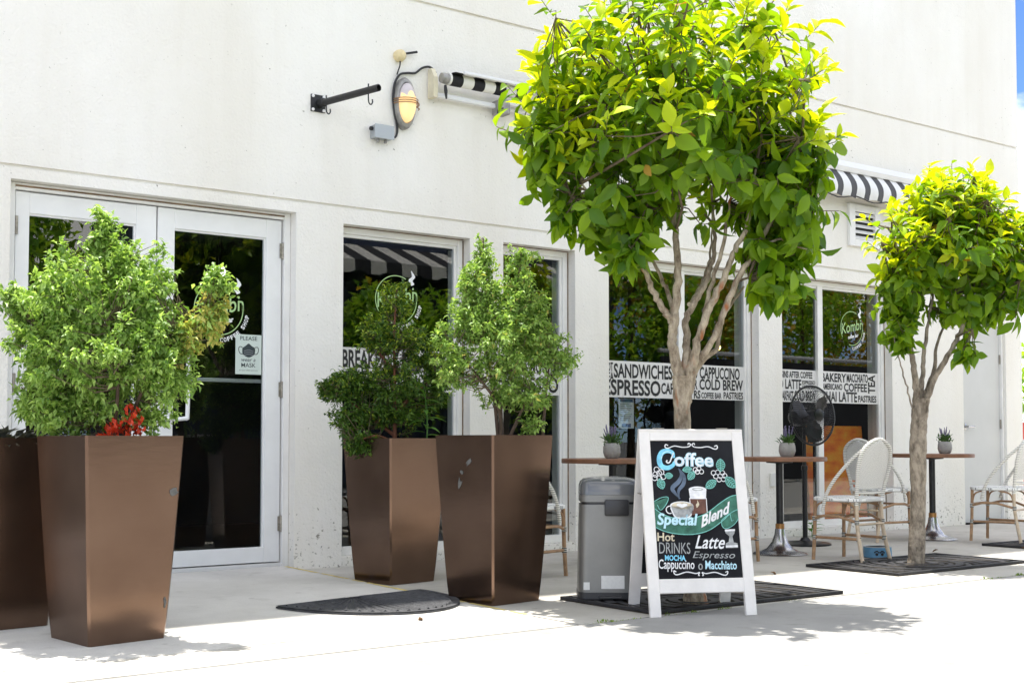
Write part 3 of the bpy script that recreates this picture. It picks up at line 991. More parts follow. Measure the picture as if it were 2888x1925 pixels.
def door_leaf(x0, x1, gx0, gx1):
    d = MB()
    zb, zt, gb, gt = RAMP_H + 0.022, 2.378, 0.158, 2.25
    y0, y1 = FY + 0.012, FY + 0.06
    d.box(x0, gx0, y0, y1, zb, zt, bevel=0.003)
    d.box(gx1, x1, y0, y1, zb, zt, bevel=0.003)
    d.box(gx0, gx1, y0 + 0.001, y1, gt, zt - 0.001, bevel=0.003)
    d.box(gx0, gx1, y0 + 0.001, y1, zb + 0.001, gb, bevel=0.003)
    d.box(gx0, gx1, y0 + 0.012, y1 - 0.012, gt - 0.012, gt)
    d.box(gx1 - 0.012, gx1, y0 + 0.012, y1 - 0.012, gb, gt - 0.012)
    o = d.build("door", "white_paint", BLD)
    MB().box(gx0, gx1, GY, GY + 0.006, gb, gt).build("pane", "glass", o)
    return o


DL = door_leaf(2.108, 2.984, 2.19, 2.851)
DR = door_leaf(2.994, 3.870, 3.108, 3.756)
for z in (2.17, 1.22, 0.31):
    hinge(DR, 3.876, z)
    hinge(DL, 2.112, z)
hb = MB()
hb.tube(curve2([(3.04, FY + 0.012, 1.015), (3.05, FY - 0.045, 1.01), (3.16, FY - 0.06, 1.015), (3.178, FY - 0.06, 1.05), (3.178, FY - 0.06, 1.40), (3.16, FY - 0.06, 1.435), (3.05, FY - 0.045, 1.44), (3.04, FY + 0.012, 1.435)], 5), 0.0135, 10)
hb.build("handle", "white_paint", DR, smooth=50)
pb = MB()
pb.box(3.11, 3.754, GY + 0.03, GY + 0.06, 1.262, 1.288, bevel=0.004)
pb.build("push_bar", "metal_rail", DR)
logo(DR, 3.425, 1.745, 0.172, GY - 0.003)

# ---- grey service door at the far end
sd = MB()
sd.box(11.652, 12.40, WY + 0.06, WY + 0.11, 0.012, 2.10, bevel=0.003)
SD = sd.build("service_door", "grey_door", BLD)
SD["label"] = "plain light grey service door"
fr = MB()
fr.box(12.402, 12.429, WY + 0.03, WY + 0.13, 0.0, 2.138, bevel=0.003)
fr.box(11.648, 12.402, WY + 0.03, WY + 0.13, 2.103, 2.138, bevel=0.003)
fr.build("door_frame", "trim_white", SD)
hd = MB()
hd.lathe([(0.034, 0), (0.034, 0.008), (0.014, 0.012), (0.012, 0.05)], 16, (11.74, WY + 0.06, 1.02), 0, Matrix.Rotation(R(90), 3, 'X'))
hd.tube([(11.74, WY + 0.015, 1.02), (11.79, WY + 0.01, 1.02), (11.86, WY + 0.016, 1.017)], [0.011, 0.010, 0.009], 8)
hd.build("handle", "chrome", SD, smooth=40)
for z in (1.75, 1.05, 0.28):
    h = MB()
    h.tube([(12.40, WY + 0.052, z - 0.05), (12.40, WY + 0.052, z + 0.05)], 0.010, 8)
    h.build("hinge", "hinge_metal", SD, smooth=40)

# ---- louvred vent
vt = MB()
vx0, vx1, vz0, vz1 = 9.785, 10.257, 2.745, 3.155
vt.box(vx0, vx0 + 0.085, WY - 0.035, WY + 0.0, vz0, vz1, bevel=0.004)
vt.box(vx1 - 0.085, vx1, WY - 0.035, WY + 0.0, vz0, vz1, bevel=0.004)
vt.box(vx0 + 0.085, vx1 - 0.085, WY - 0.034, WY + 0.0, vz1 - 0.07, vz1 - 0.001, bevel=0.004)
vt.box(vx0 + 0.085, vx1 - 0.085, WY - 0.034, WY + 0.0, vz0 + 0.001, vz0 + 0.07, bevel=0.004)
VT = vt.build("vent", "trim_white", BLD)
VT["label"] = "square white louvred vent under the far awning"
MB().box(vx0 + 0.08, vx1 - 0.08, WY - 0.004, WY - 0.001, vz0 + 0.065, vz1 - 0.065).build("vent_back", "gasket", VT)
for i in range(5):
    z = vz0 + 0.088 + i * 0.056
    s = MB()
    s.add([(vx0 + 0.086, WY - 0.030, z - 0.016), (vx1 - 0.086, WY - 0.030, z - 0.016), (vx1 - 0.086, WY - 0.006, z + 0.014), (vx0 + 0.086, WY - 0.006, z + 0.014),
           (vx0 + 0.086, WY - 0.030, z - 0.010), (vx1 - 0.086, WY - 0.030, z - 0.010), (vx1 - 0.086, WY - 0.006, z + 0.020), (vx0 + 0.086, WY - 0.006, z + 0.020)],
          [(0, 3, 2, 1), (4, 5, 6, 7), (0, 1, 5, 4), (1, 2, 6, 5), (2, 3, 7, 6), (3, 0, 4, 7)])
    s.build("slat", "trim_white", VT)

# ---- outlet plate low on the pier between the windows
op = MB()
op.box(8.655, 8.725, WY - 0.02, WY, 0.46, 0.58, bevel=0.004)
op.build("outlet_cover", "plate_white", BLD)

# ================================================================== FITTINGS ON THE WALL
# black hanging-sign arm
t = thing("sign_bracket", "black iron hanging sign arm with square wall plate and empty hooks", "bracket", (4.085, WY, 3.204))
b = MB(); b.box(-0.055, 0.055, -0.012, 0.0, -0.06, 0.06, bevel=0.002); b.build("wall_plate", "black_metal", t)
for sx in (-1, 1):
    for sz in (-1, 1):
        b = MB(); b.lathe([(0.011, 0), (0.011, 0.006), (0.0, 0.009)], 10, (sx * 0.042, -0.012, sz * 0.047), 0, Matrix.Rotation(R(90), 3, 'X'))
        b.build("bolt", "trim_white", t)
b = MB(); b.lathe([(0.030, 0), (0.030, 0.05), (0.024, 0.055), (0.024, 0.60), (0.020, 0.604), (0.019, 0.55)], 18, (0.01, -0.012, 0.0), 0, Matrix.Rotation(R(90), 3, 'X') @ Matrix.Rotation(R(12), 3, 'Y'))
b.build("arm", "black_metal", t, smooth=40)
for k, s in ((0.07, 0.05), (0.50, 0.06)):
    hx, hy = 0.01 + k * math.sin(R(12)) , -0.012 - k * math.cos(R(12))
    h = MB()
    h.tube(curve2([(hx, hy, 0.045), (hx, hy, -0.035), (hx + 0.004, hy, -s - 0.02), (hx + 0.02, hy, -s - 0.032), (hx + 0.032, hy, -s - 0.015), (hx + 0.03, hy, -s + 0.005)], 4), 0.0045, 6)
    h.build("hook", "black_metal", t, smooth=60)

# oval bulkhead lamp
t = thing("wall_lamp", "oval metal bulkhead lamp with amber glass lit on the wall", "lamp", (4.775, WY, 3.31))


def oval(mb, prof, ax, az, mi=0, n=28):
    """prof: (fraction of the oval, depth from wall)"""
    vs, fs = [], []
    for k, y in prof:
        for j in range(n):
            a = 2 * math.pi * j / n
            vs.append((ax * k * math.cos(a), -y, az * k * math.sin(a)))
    for i in range(len(prof) - 1):
        for j in range(n):
            p, q = i * n + j, i * n + (j + 1) % n
            fs.append((p, q, q + n, p + n))
    fs.append(tuple((len(prof) - 1) * n + j for j in range(n)))
    mb.add(vs, fs, mi)


b = MB(); oval(b, [(1.0, 0.0), (1.0, 0.035), (0.93, 0.055), (0.80, 0.062), (0.76, 0.045)], 0.088, 0.19); b.build("lamp_housing", "lamp_metal", t, smooth=35)
b = MB(); oval(b, [(0.80, 0.04), (0.78, 0.075), (0.66, 0.10), (0.42, 0.118), (0.0, 0.124)], 0.084, 0.182)
lens = b.build("lamp_glass", ["lamp_lens", "lamp_lens_top"], t, smooth=60)
for p in lens.data.polygons:
    p.material_index = 1 if p.center.z > 0.045 else 0
for z in (-0.012, 0.004, 0.02):
    b = MB(); b.tube([(0.092 * math.cos(a), -0.03 - 0.105 * math.sin(a), z) for a in np.linspace(0, math.pi, 16)], 0.0035, 6); b.build("guard_wire", "lamp_brass", t, smooth=60)
b = MB(); b.tube(curve2([(0.09, -0.03, 0.024), (0.115, -0.035, 0.02), (0.118, -0.035, 0.0), (0.10, -0.035, -0.012), (0.122, -0.035, -0.022), (0.112, -0.035, -0.034)], 4), 0.004, 6); b.build("guard_clip", "lamp_brass", t, smooth=60)

# grey junction box
t = thing("junction_box", "small grey electrical junction box below the oval lamp", "junction box", (4.58, WY, 3.066))
b = MB(); b.box(-0.075, 0.075, -0.07, 0.0, -0.046, 0.046, bevel=0.004); b.build("box_body", "box_grey", t)
b = MB(); b.box(-0.080, 0.080, -0.078, -0.0705, -0.050, 0.050, bevel=0.002); b.build("box_lid", "box_grey", t)
b = MB(); b.lathe([(0.014, 0), (0.014, 0.02), (0.010, 0.022)], 12, (-0.076, -0.035, 0.02), 0, Matrix.Rotation(R(-90), 3, 'Y')); b.build("knockout", "black_rubber", t)
for x in (-0.03, 0.03):
    b = MB(); b.lathe([(0.010, -0.026), (0.012, -0.02), (0.012, 0.0)], 10, (x, -0.035, -0.047)); b.build("cable_gland", "lamp_metal", t)

# black cable
cb = MB()
cb.tube(curve2([(4.668, WY - 0.03, 3.05), (4.705, WY - 0.02, 3.06), (4.722, WY - 0.015, 3.12), (4.70, WY - 0.02, 3.22), (4.682, WY - 0.02, 3.33), (4.694, WY - 0.02, 3.44), (4.735, WY - 0.022, 3.515), (4.80, WY - 0.02, 3.54), (4.87, WY - 0.02, 3.553), (4.93, WY - 0.02, 3.60), (4.99, WY - 0.03, 3.615), (5.035, WY - 0.045, 3.575)], 6), 0.0085, 8)
tag(cb.build("electric_cable", "black_rubber", smooth=60), "black cable curving round the oval lamp up to the near awning", "cable")

# cream sensor with a black arm
t = thing("motion_sensor", "cream plastic wall sensor with short black arm above the lamp", "sensor", (4.735, WY, 3.655))
b = MB(); b.lathe([(0.042, 0), (0.045, 0.02), (0.040, 0.05), (0.022, 0.062), (0.0, 0.064)], 20, (0, 0, 0), 0, Matrix.Rotation(R(90), 3, 'X')); b.build("sensor_body", "cream_plastic", t, smooth=50)
b = MB(); b.tube([(0.03, -0.03, 0.018), (0.14, -0.035, 0.05)], [0.008, 0.009], 8); b.build("arm", "black_rubber", t, smooth=50)
b = MB(); b.tube(curve2([(0.0, -0.03, -0.04), (0.0, -0.025, -0.075), (-0.012, -0.02, -0.115), (-0.02, -0.02, -0.14)], 4), 0.005, 6); b.build("lead", "black_rubber", t, smooth=60)

# near retractable awning, rolled up
t = thing("striped_awning", "rolled up black and white striped awning behind the large tree", "awning", (5.0, WY, 3.50), 0, "striped window awnings")
b = MB()
b.prism([(-0.02, 0.10), (-0.02, -0.12), (-0.10, -0.12), (-0.10, 0.03), (-0.06, 0.10)], 0.0, 0.035, lambda a, c, d: (d - 0.02, a, c))
b.build("end_bracket", "bracket_cream", t)
b = MB(); b.lathe([(0.036, 0.0), (0.040, 0.02), (0.040, 0.05), (0.03, 0.055)], 20, (0.025, -0.13, 0.02), 0, Matrix.Rotation(R(90), 3, 'Y')); b.build("gear_cap", "lamp_metal", t, smooth=40)
b = MB(); b.lathe([(0.045, 0.0), (0.045, 3.5)], 28, (0.08, -0.13, 0.02), 0, Matrix.Rotation(R(90), 3, 'Y')); b.build("fabric_roll", "stripes_roll", t, smooth=40)
b = MB()
N = 10
vs, fs = [], []
for i in range(N + 1):
    u = i / N
    y, z = -0.13 - 0.02 - 0.06 * u, 0.064 - 0.008 * u
    vs += [(0.10, y, z), (3.56, y, z), (0.10, y, z - 0.004), (3.56, y, z - 0.004)]
for i in range(N):
    a = i * 4
    fs += [(a, a + 1, a + 5, a + 4), (a + 2, a + 6, a + 7, a + 3)]
b.add(vs, fs); b.build("fabric", "stripes_roll", t, smooth=60)
b = MB(); b.box(0.16, 3.6, -0.240, -0.212, 0.044, 0.070, bevel=0.008); b.build("front_bar", "awning_white", t, smooth=40)
b = MB(); b.box(0.03, 3.6, -0.08, -0.045, -0.11, -0.075, bevel=0.006); b.build("torsion_bar", "awning_white", t, smooth=40)
b = MB(); b.tube([(0.06, -0.13, -0.03), (0.065, -0.13, -0.07), (0.07, -0.13, -0.13)], [0.010, 0.014, 0.006], 8); b.build("crank_loop", "black_rubber", t, smooth=40)
for x in (0.55, 2.6):
    b = MB(); b.box(x, x + 0.10, -0.14, -0.03, -0.16, -0.05, bevel=0.01); b.build("arm_bracket", "lamp_metal", t)
    b = MB(); b.tube([(x + 0.06, -0.12, -0.07), (x + 0.7, -0.15, -0.06), (x + 0.25, -0.26, 0.035)], 0.019, 8); b.build("folding_arm", "awning_white", t, smooth=40)
    b = MB(); b.tube(curve2([(x + 0.03, -0.14, -0.12), (x - 0.02, -0.15, -0.14), (x - 0.03, -0.15, -0.17)], 4), 0.006, 6); b.build("pin", "black_metal", t)

# far awning
t = thing("striped_awning", "small drooping striped awning with white cover above the vent", "awning", (8.7, WY, 3.40), 0, "striped window awnings")
b = MB(); b.prism([(0.0, 0.13), (0.0, 0.02), (-0.13, 0.02), (-0.155, 0.06), (-0.11, 0.125)], 0.0, 2.68, lambda a, c, d: (d, a, c)); b.build("cover", "awning_white", t)
vs, fs = [], []
N, M_ = 14, 70
for i in range(N + 1):
    u = i / N
    for j in range(M_ + 1):
        s = j / M_
        x = 0.03 + 2.60 * s
        y = -0.10 - 0.10 * math.sin(u * 2.2) - 0.012 * math.sin(x * 31.4) * u
        z = 0.03 - 0.25 * u - (0.016 * abs(math.sin(x * 15.7)) if i == N else 0)
        vs.append((x + 0.07 * u * u, y, z))
for i in range(N):
    for j in range(M_):
        a = i * (M_ + 1) + j
        fs.append((a, a + 1, a + M_ + 2, a + M_ + 1))
b = MB(); b.add(vs, fs); b.build("fabric", "stripes_fabric", t, smooth=80)
b = MB(); b.tube([(0.1 + 0.09 * i, -0.18, -0.235 - 0.018 * math.sin(i * 1.1)) for i in range(26)], 0.006, 6); b.build("hem_cord", "black_rubber", t, smooth=60)

# ================================================================== NOTICES
t = thing("mask_notice", "pale green mask notice taped to the right door glass", "notice", (3.640, GY - 0.004, 1.451))
b = MB(); b.box(-0.094, 0.094, 0.0, 0.002, -0.134, 0.134); b.build("paper", "poster_paper", t)
b = MB()
fn = lambda p, q: (p, -0.0012, q)
text(b, "PLEASE", -0.062, 0.062, 0.095, 0.122, fn, 0, 0.004)
text(b, "wear a", -0.052, 0.050, -0.048, -0.030, fn, 0, 0.0, 0.25)
text(b, "MASK", -0.052, 0.052, -0.086, -0.058, fn, 0, 0.004)
text(b, "for your safety and ours", -0.066, 0.066, -0.112, -0.102, fn, 0, 0.0)
mask = curve2([(-0.046, 0.042), (-0.022, 0.058), (0.0, 0.074), (0.022, 0.058), (0.046, 0.042), (0.044, 0.006), (0.024, -0.012), (0.0, -0.020), (-0.024, -0.012), (-0.044, 0.006), (-0.046, 0.042)], 4)
b.add([fn(*q) for q in mask[:-1]], [tuple(range(len(mask) - 1))])
for sx in (-1, 1):
    b.ribbon([(sx * q[0], q[1]) for q in curve2([(0.044, 0.048), (0.066, 0.05), (0.072, 0.03), (0.062, 0.006), (0.042, 0.002)], 4)], 0.005, fn)
b.build("print", "poster_ink", t, fix=False)
b = MB()
for z in (0.026, 0.012, -0.002):
    b.ribbon(curve2([(-0.034, z - 0.004), (0, z + 0.004), (0.034, z - 0.004)], 5), 0.003, lambda p, q: (p, -0.0024, q))
b.build("mask_pleats", "notice_grey", t, fix=False)

t = thing("window_notice", "white printed notice inside the window behind the large tree", "notice", (7.09, GY + 0.05, 1.10))
b = MB(); b.box(-0.085, 0.085, 0.0, 0.002, -0.125, 0.125); b.build("paper", "notice_paper", t)
b = MB()
b.box(-0.072, 0.072, -0.0016, -0.0004, 0.095, 0.120, 0)
for i in range(9):
    z = 0.078 - i * 0.017
    b.box(-0.066, -0.066 + 0.13 * (0.75 + 0.25 * ((i * 7) % 4) / 3), -0.0016, -0.0004, z - 0.0035, z + 0.0035, 1)
b.box(-0.05, 0.05, -0.0016, -0.0004, -0.115, -0.085, 0)
b.build("print", ["notice_blue", "notice_grey"], t)

# ================================================================== PLANTERS
def planter_mesh(top, bot, h):
    """square tapered metal planter with softly bowed sides, open top with a folded rim"""
    bm_v, bm_f = [], []
    prof = []
    for i in range(11):
        u = i / 10
        s = bot + (top - bot) * (u ** 0.82)
        prof.append((s / 2, h * u))
    seq = prof + [(top / 2 - 0.014, h), (top / 2 - 0.016, h - 0.09)]
    for hw, z in seq:
        c = 0.010
        for sx, sy, o in ((-1, -1, 0), (-1, -1, 1), (1, -1, 1), (1, -1, 0), (1, 1, 0), (1, 1, 1), (-1, 1, 1), (-1, 1, 0)):
            x = sx * (hw - (c if o == 1 else 0))
            y = sy * (hw - (c if o == 0 else 0))
            bm_v.append((x, y, z))
    n = 8
    for i in range(len(seq) - 1):
        for j in range(n):
            bm_f.append((i * n + j, i * n + (j + 1) % n, (i + 1) * n + (j + 1) % n, (i + 1) * n + j))
    bm_f.append(tuple(reversed(range(n))))
    return MB().add(bm_v, bm_f)


def planter(x, y, rot, label, top=0.465, bot=0.355, h=0.885, scuffs=()):
    z0 = ramp_z(y) if x < 3.86 else 0.0
    t = thing("planter", label, "planter", (x, y, z0 + 0.001), R(rot), "tall tapered bronze planters")
    planter_mesh(top, bot, h).build("planter_shell", "bronze", t, smooth=25)
    s = MB(); s.box(-top / 2 + 0.017, top / 2 - 0.017, -top / 2 + 0.017, top / 2 - 0.017, h - 0.09, h - 0.05, bevel=0.01); s.build("soil", "soil", t)
    for face, a, z, w, hh, ang in scuffs:
        u = z / h
        hw = (bot + (top - bot) * (u ** 0.82)) / 2 + 0.0018
        sl = (top - bot) / 2 / h
        pts = []
        rr_ = random.Random(int(a * 1000 + z * 77))
        for k in range(9):
            th = 2 * math.pi * k / 9
            r_ = 1 + 1.1 * (rr_.random() - 0.5)
            q, p = math.cos(th) * w * r_, math.sin(th) * hh * r_
            q, p = q * math.cos(ang) - p * math.sin(ang), q * math.sin(ang) + p * math.cos(ang)
            pts.append((a + q, z + p))
        if face == 'X':
            vv = [(-hw - (p[1] - z) * sl, p[0], p[1]) for p in pts]
        else:
            vv = [(p[0], -hw - (p[1] - z) * sl, p[1]) for p in pts]
        MB().add(vv, [tuple(range(9))]).build("scuff_mark", "scuff", t, fix=False)
    return t


P0 = planter(1.60, 6.18, 6, "bronze planter half out of frame at the far left, behind the copper-lit one", h=0.87)
P1 = planter(1.905, 5.53, 8.8, "large bronze planter in front at left with bright copper street side", scuffs=[('Y', 0.185, 0.64, 0.020, 0.012, 0.4), ('Y', 0.165, 0.16, 0.006, 0.02, 0)])
P2 = planter(4.125, 6.77, 9, "dark bronze planter nearest the wall, holding the dark red-stemmed shrub")
P3 = planter(4.062, 5.625, 8.1, "bronze planter beside the doormat with grey scuffs on its dark side", h=0.90, scuffs=[('X', -0.045, 0.755, 0.030, 0.012, -0.5), ('X', 0.035, 0.64, 0.012, 0.035, 0.3), ('X', 0.02, 0.70, 0.014, 0.012, 0)])

# ================================================================== SHRUBS
CAMR = np.array([math.cos(R(36.65)), -math.sin(R(36.65)), 0.0])       # lateral axis used to lay out crowns
CAMF = np.array([math.sin(R(36.65)), math.cos(R(36.65)), 0.0])


def sample_blobs(blobs, n, shell=0.55):
    """points in a union of ellipsoids given as (lat, dep, z, rl, rd, rz, weight), mostly near the surface"""
    wts = np.array([b_[6] for b_ in blobs], float); wts /= wts.sum()
    idx = RNG.choice(len(blobs), n, p=wts)
    B = np.array([b_[:6] for b_ in blobs], float)[idx]
    d = nrm(RNG.normal(0, 1, (n, 3)))
    r = shell + (1 - shell) * RNG.random(n) ** 0.7
    r *= 1 + 0.10 * RNG.normal(0, 1, n)
    loc = B[:, :3] + d * B[:, 3:6] * r[:, None]
    world = loc[:, :1] * CAMR + loc[:, 1:2] * CAMF + np.array([[0, 0, 1.0]]) * loc[:, 2:3]
    out = d[:, :1] * CAMR + d[:, 1:2] * CAMF + np.array([[0, 0, 1.0]]) * d[:, 2:3]
    return world, nrm(out)


def shrub(name, label, cat, base, blobs, ntwig, nleaf, leaf_len, twig_len, mats, stems, stem_mat, accent=None, droop=0.25, upright=0.35, wid=0.36, group=None, stem_r=0.012):
    t = thing(name, label, cat, base, 0, group)
    tips, out = sample_blobs(blobs, ntwig)
    sd_ = nrm(out + jitter(ntwig, 0.35) + np.array([[0, 0, upright]]))
    # leaves along every twig
    k = nleaf
    u = RNG.random((ntwig, k)) ** 0.8
    p = tips[:, None, :] - sd_[:, None, :] * (twig_len * (1 - u))[:, :, None] + RNG.normal(0, leaf_len * 0.35, (ntwig, k, 3))
    p = p.reshape(-1, 3)
    base_d = np.repeat(sd_, k, 0)
    d = nrm(base_d * 0.55 + jitter(len(p), 0.6) + np.array([[0, 0, -droop]]))
    up = nrm(jitter(len(p), 0.5) + np.array([[0, 0, 1.0]]))
    fr_ = leaf_frames(d, up)
    sc_ = leaf_len * (0.6 + 0.8 * RNG.random(len(p)))
    tv = SMALL_V.copy(); tv[:, 0] *= wid
    vs, fs, lt = scatter(tv, SMALL_F, p, fr_, sc_)
    mi = np.zeros(len(p), int)
    if accent is not None:
        mi = accent(p, np.repeat(tips, k, 0))
    o = mesh_np("foliage", vs, fs, lt, mats, np.repeat(mi, len(SMALL_F)), t)
    o["kind"] = "stuff"
    # stems: a few limbs from the soil, then twigs to the leaf clusters
    limb_pts = []
    for s in stems:
        pts = [Vector(a_[0] * CAMR + a_[1] * CAMF + np.array([0, 0, a_[2]])) for a_ in s]
        c_ = curve2(pts, 6)
        m_ = MB(); L = len(c_)
        m_.tube(c_, [stem_r * (1 - 0.75 * i / (L - 1)) for i in range(L)], 6)
        m_.build("stem", stem_mat, t, smooth=60)
        limb_pts += c_
    LP = np.array(limb_pts)
    tw = MB()
    for i in range(ntwig):
        q = tips[i]
        cand = LP[LP[:, 2] < q[2] + 0.02]
        if len(cand) == 0:
            cand = LP
        j = np.argmin(np.linalg.norm(cand - q, axis=1) + RNG.random(len(cand)) * 0.06)
        a_ = cand[j]
        mid = (a_ + q) / 2 + np.array([0, 0, -0.02]) + RNG.normal(0, 0.015, 3)
        tw.tube([tuple(a_), tuple(mid), tuple(q)], [0.0032, 0.0024, 0.0012], 3, cap=False)
    tw.build("twigs", "bark_twig", t, fix=False)["kind"] = "stuff"
    return t


# front-left shrub: bright, curly, with an orange-tipped branch at right
def acc1(p, tips):
    lat = tips @ CAMR
    return ((lat > 0.34) & (tips[:, 2] < 0.72) & (tips[:, 2] > 0.45) & (RNG.random(len(p)) < 0.6)).astype(int)


shrub("shrub", "big bright green curly-leaved shrub in the front left planter", "shrub", (1.905, 5.53, 0.80),
      [(-0.06, 0, 0.48, 0.40, 0.38, 0.34, 6), (-0.07, 0, 0.70, 0.35, 0.31, 0.26, 4), (-0.04, 0, 1.00, 0.06, 0.07, 0.15, .5), (0.10, 0, 0.72, 0.22, 0.22, 0.26, 1.6), (-0.40, 0.02, 0.62, 0.10, 0.12, 0.14, .6), (-0.44, 0, 0.72, 0.05, 0.07, 0.06, .2),
       (-0.22, 0, 0.22, 0.22, 0.22, 0.14, 1.4), (0.24, -0.05, 0.46, 0.16, 0.17, 0.26, 1.8), (0.43, -0.02, 0.62, 0.08, 0.09, 0.11, .7), (0.47, -0.02, 0.78, 0.05, 0.05, 0.08, .3), (0.18, 0, 0.20, 0.14, 0.14, 0.10, .5)],
      560, 56, 0.031, 0.13, ["shrub_leaf", "shrub_leaf_orange"],
      [[(0, 0, 0), (-0.02, 0, 0.3), (-0.06, 0, 0.65), (-0.09, 0, 1.0)], [(0.01, 0.02, 0), (-0.12, 0.02, 0.22), (-0.3, 0.02, 0.5)], [(0.02, 0, 0), (0.12, 0, 0.25), (0.24, -0.04, 0.5), (0.36, 0, 0.62)], [(0.01, -0.02, 0), (0.06, -0.1, 0.3), (0.05, -0.12, 0.6)]],
      "bark_dark", acc1, wid=0.46)


# dark shrub with red stem near the wall
def acc2(p, tips):
    hi = np.clip((tips[:, 2] - 0.35) / 0.7, 0, 1)
    return (RNG.random(len(p)) < 0.05 + 0.5 * hi).astype(int)


shrub("shrub", "dark small-leaved shrub with a reddish bare stem in the planter nearest the wall", "shrub", (4.125, 6.77, 0.80),
      [(-0.03, 0, 0.44, 0.30, 0.30, 0.16, 3), (-0.28, 0, 0.42, 0.16, 0.18, 0.12, 1.6), (-0.42, 0, 0.40, 0.07, 0.08, 0.06, .5), (-0.26, -0.05, 0.20, 0.16, 0.18, 0.10, 1.4), (-0.20, -0.15, 0.06, 0.14, 0.10, 0.08, .9), (0.02, 0, 0.24, 0.22, 0.22, 0.10, 1.6), (0.02, 0, 0.72, 0.22, 0.22, 0.13, 1.7), (-0.16, 0, 0.74, 0.11, 0.12, 0.12, .9), (0.16, 0.02, 0.60, 0.16, 0.18, 0.12, 1.2), (0.0, 0, 0.92, 0.11, 0.12, 0.10, .8), (0.0, 0, 1.03, 0.05, 0.05, 0.06, .25), (0.26, 0.05, 0.45, 0.13, 0.15, 0.16, 1)],
      480, 46, 0.028, 0.12, ["shrub_dark", "shrub_dark_tip"],
      [[(0, -0.02, 0), (0.0, -0.02, 0.35), (-0.005, -0.03, 0.7), (0.01, -0.03, 1.02)], [(0, 0, 0.1), (-0.18, -0.02, 0.24), (-0.4, 0, 0.40)], [(0, 0, 0.25), (0.14, 0, 0.38), (0.26, 0.04, 0.5)], [(0, 0, 0.5), (-0.1, 0, 0.62), (-0.18, 0, 0.76)], [(0, -0.02, 0.05), (-0.1, -0.12, 0.1), (-0.22, -0.18, 0.07)]],
      "bark_red", acc2, droop=0.05, wid=0.44, stem_r=0.014)


# two-peaked pale shrub in the third planter
def acc3(p, tips):
    return (RNG.random(len(p)) < 0.04).astype(int)


shrub("shrub", "pale green two-peaked shrub in the planter beside the doormat", "shrub", (4.062, 5.625, 0.81),
      [(0.04, 0, 0.58, 0.31, 0.28, 0.28, 5.5), (0.03, 0, 0.80, 0.25, 0.20, 0.21, 3.0), (0.22, 0, 0.76, 0.15, 0.15, 0.18, 1.2), (-0.20, 0, 0.74, 0.12, 0.13, 0.15, 1.0), (-0.10, 0, 0.82, 0.14, 0.16, 0.22, 1.8), (-0.06, 0, 1.06, 0.055, 0.06, 0.15, .7), (-0.14, 0, 0.94, 0.07, 0.08, 0.10, .5), (0.15, 0, 0.88, 0.10, 0.11, 0.20, 1.3), (0.15, 0, 1.08, 0.03, 0.04, 0.07, .25), (0.30, 0, 0.60, 0.13, 0.14, 0.20, 1.3), (0.40, 0, 0.52, 0.06, 0.07, 0.10, .4), (-0.22, 0, 0.52, 0.13, 0.15, 0.20, 1.4), (0.16, -0.05, 0.32, 0.20, 0.18, 0.12, 1.4), (0.02, 0, 0.32, 0.12, 0.12, 0.10, .5), (0.22, -0.05, 0.16, 0.12, 0.10, 0.06, .35)],
      470, 50, 0.027, 0.14, ["shrub_leaf", "shrub_leaf_orange"],
      [[(0.03, 0, 0), (0.0, 0, 0.3), (-0.06, 0, 0.7), (-0.06, 0, 1.18)], [(0.05, 0.02, 0), (0.04, 0, 0.3), (0.1, 0, 0.6), (0.15, 0, 1.1)], [(0.04, 0, 0), (0.02, -0.05, 0.25), (-0.12, -0.04, 0.45), (-0.22, 0, 0.58)], [(0.26, 0, 0), (0.28, 0, 0.25), (0.32, 0, 0.62)], [(0.05, -0.02, 0), (0.14, -0.05, 0.2), (0.2, -0.06, 0.34)]],
      "bark_dark", acc3, wid=0.46)

# tall weed between the two middle planters
t = thing("leafy_weed", "upright weed with long drooping lance leaves between the middle planters", "weed", (4.235, 6.585, 0.80))
st = [Vector((0, 0, 0)), Vector((0.01, 0, 0.14)), Vector((-0.005, -0.01, 0.28)), Vector((-0.02, -0.015, 0.40))]
b = MB(); b.tube(curve2(st, 6), [0.006 - 0.004 * i / 18 for i in range(19)], 6); b.build("stem", "weed_leaf", t, smooth=60)
lv, lf = big_leaf(0.24, 0.55, 0.05)
for i in range(15):
    u = 0.25 + 0.75 * i / 14
    z = 0.40 * u
    a = i * 2.4
    d = np.array([[math.cos(a), math.sin(a), 0.35 + 0.5 * (u > 0.8)]])
    v_, f_, lt = scatter(lv, lf, np.array([[0.0 - 0.02 * u, -0.012 * u, z]]), leaf_frames(nrm(d), np.array([[0, 0, 1.0]])), np.array([0.15 - 0.05 * u]))
    mesh_np("leaf", v_, f_, lt, "weed_leaf", None, t, True)

# red-leaved plant at the foot of the front-left shrub
t = thing("red_plant", "scarlet-leaved plant at the foot of the front left shrub", "plant", (1.93, 5.43, 0.81))
for cx_, hh in ((-0.055, 0.13), (0.035, 0.20), (-0.09, 0.07)):
    n = 90
    p = np.stack([RNG.normal(cx_, 0.022, n), RNG.normal(-0.02, 0.03, n), RNG.random(n) * hh], 1)
    d = nrm(jitter(n, 0.5) + np.array([[0, -0.2, 0.8]]))
    tv = SMALL_V.copy(); tv[:, 0] *= 0.55
    v_, f_, lt = scatter(tv, SMALL_F, p, leaf_frames(d, nrm(jitter(n, .6) + np.array([[0.0, -1, .4]]))), 0.022 + 0.016 * RNG.random(n))
    mesh_np("foliage", v_, f_, lt, "red_leaf", None, t)["kind"] = "stuff"
    b = MB(); b.tube([(0.0, -0.02, 0), (cx_, -0.02, hh * 0.8)], [0.005, 0.003], 5); b.build("stem", "bark_red", t)

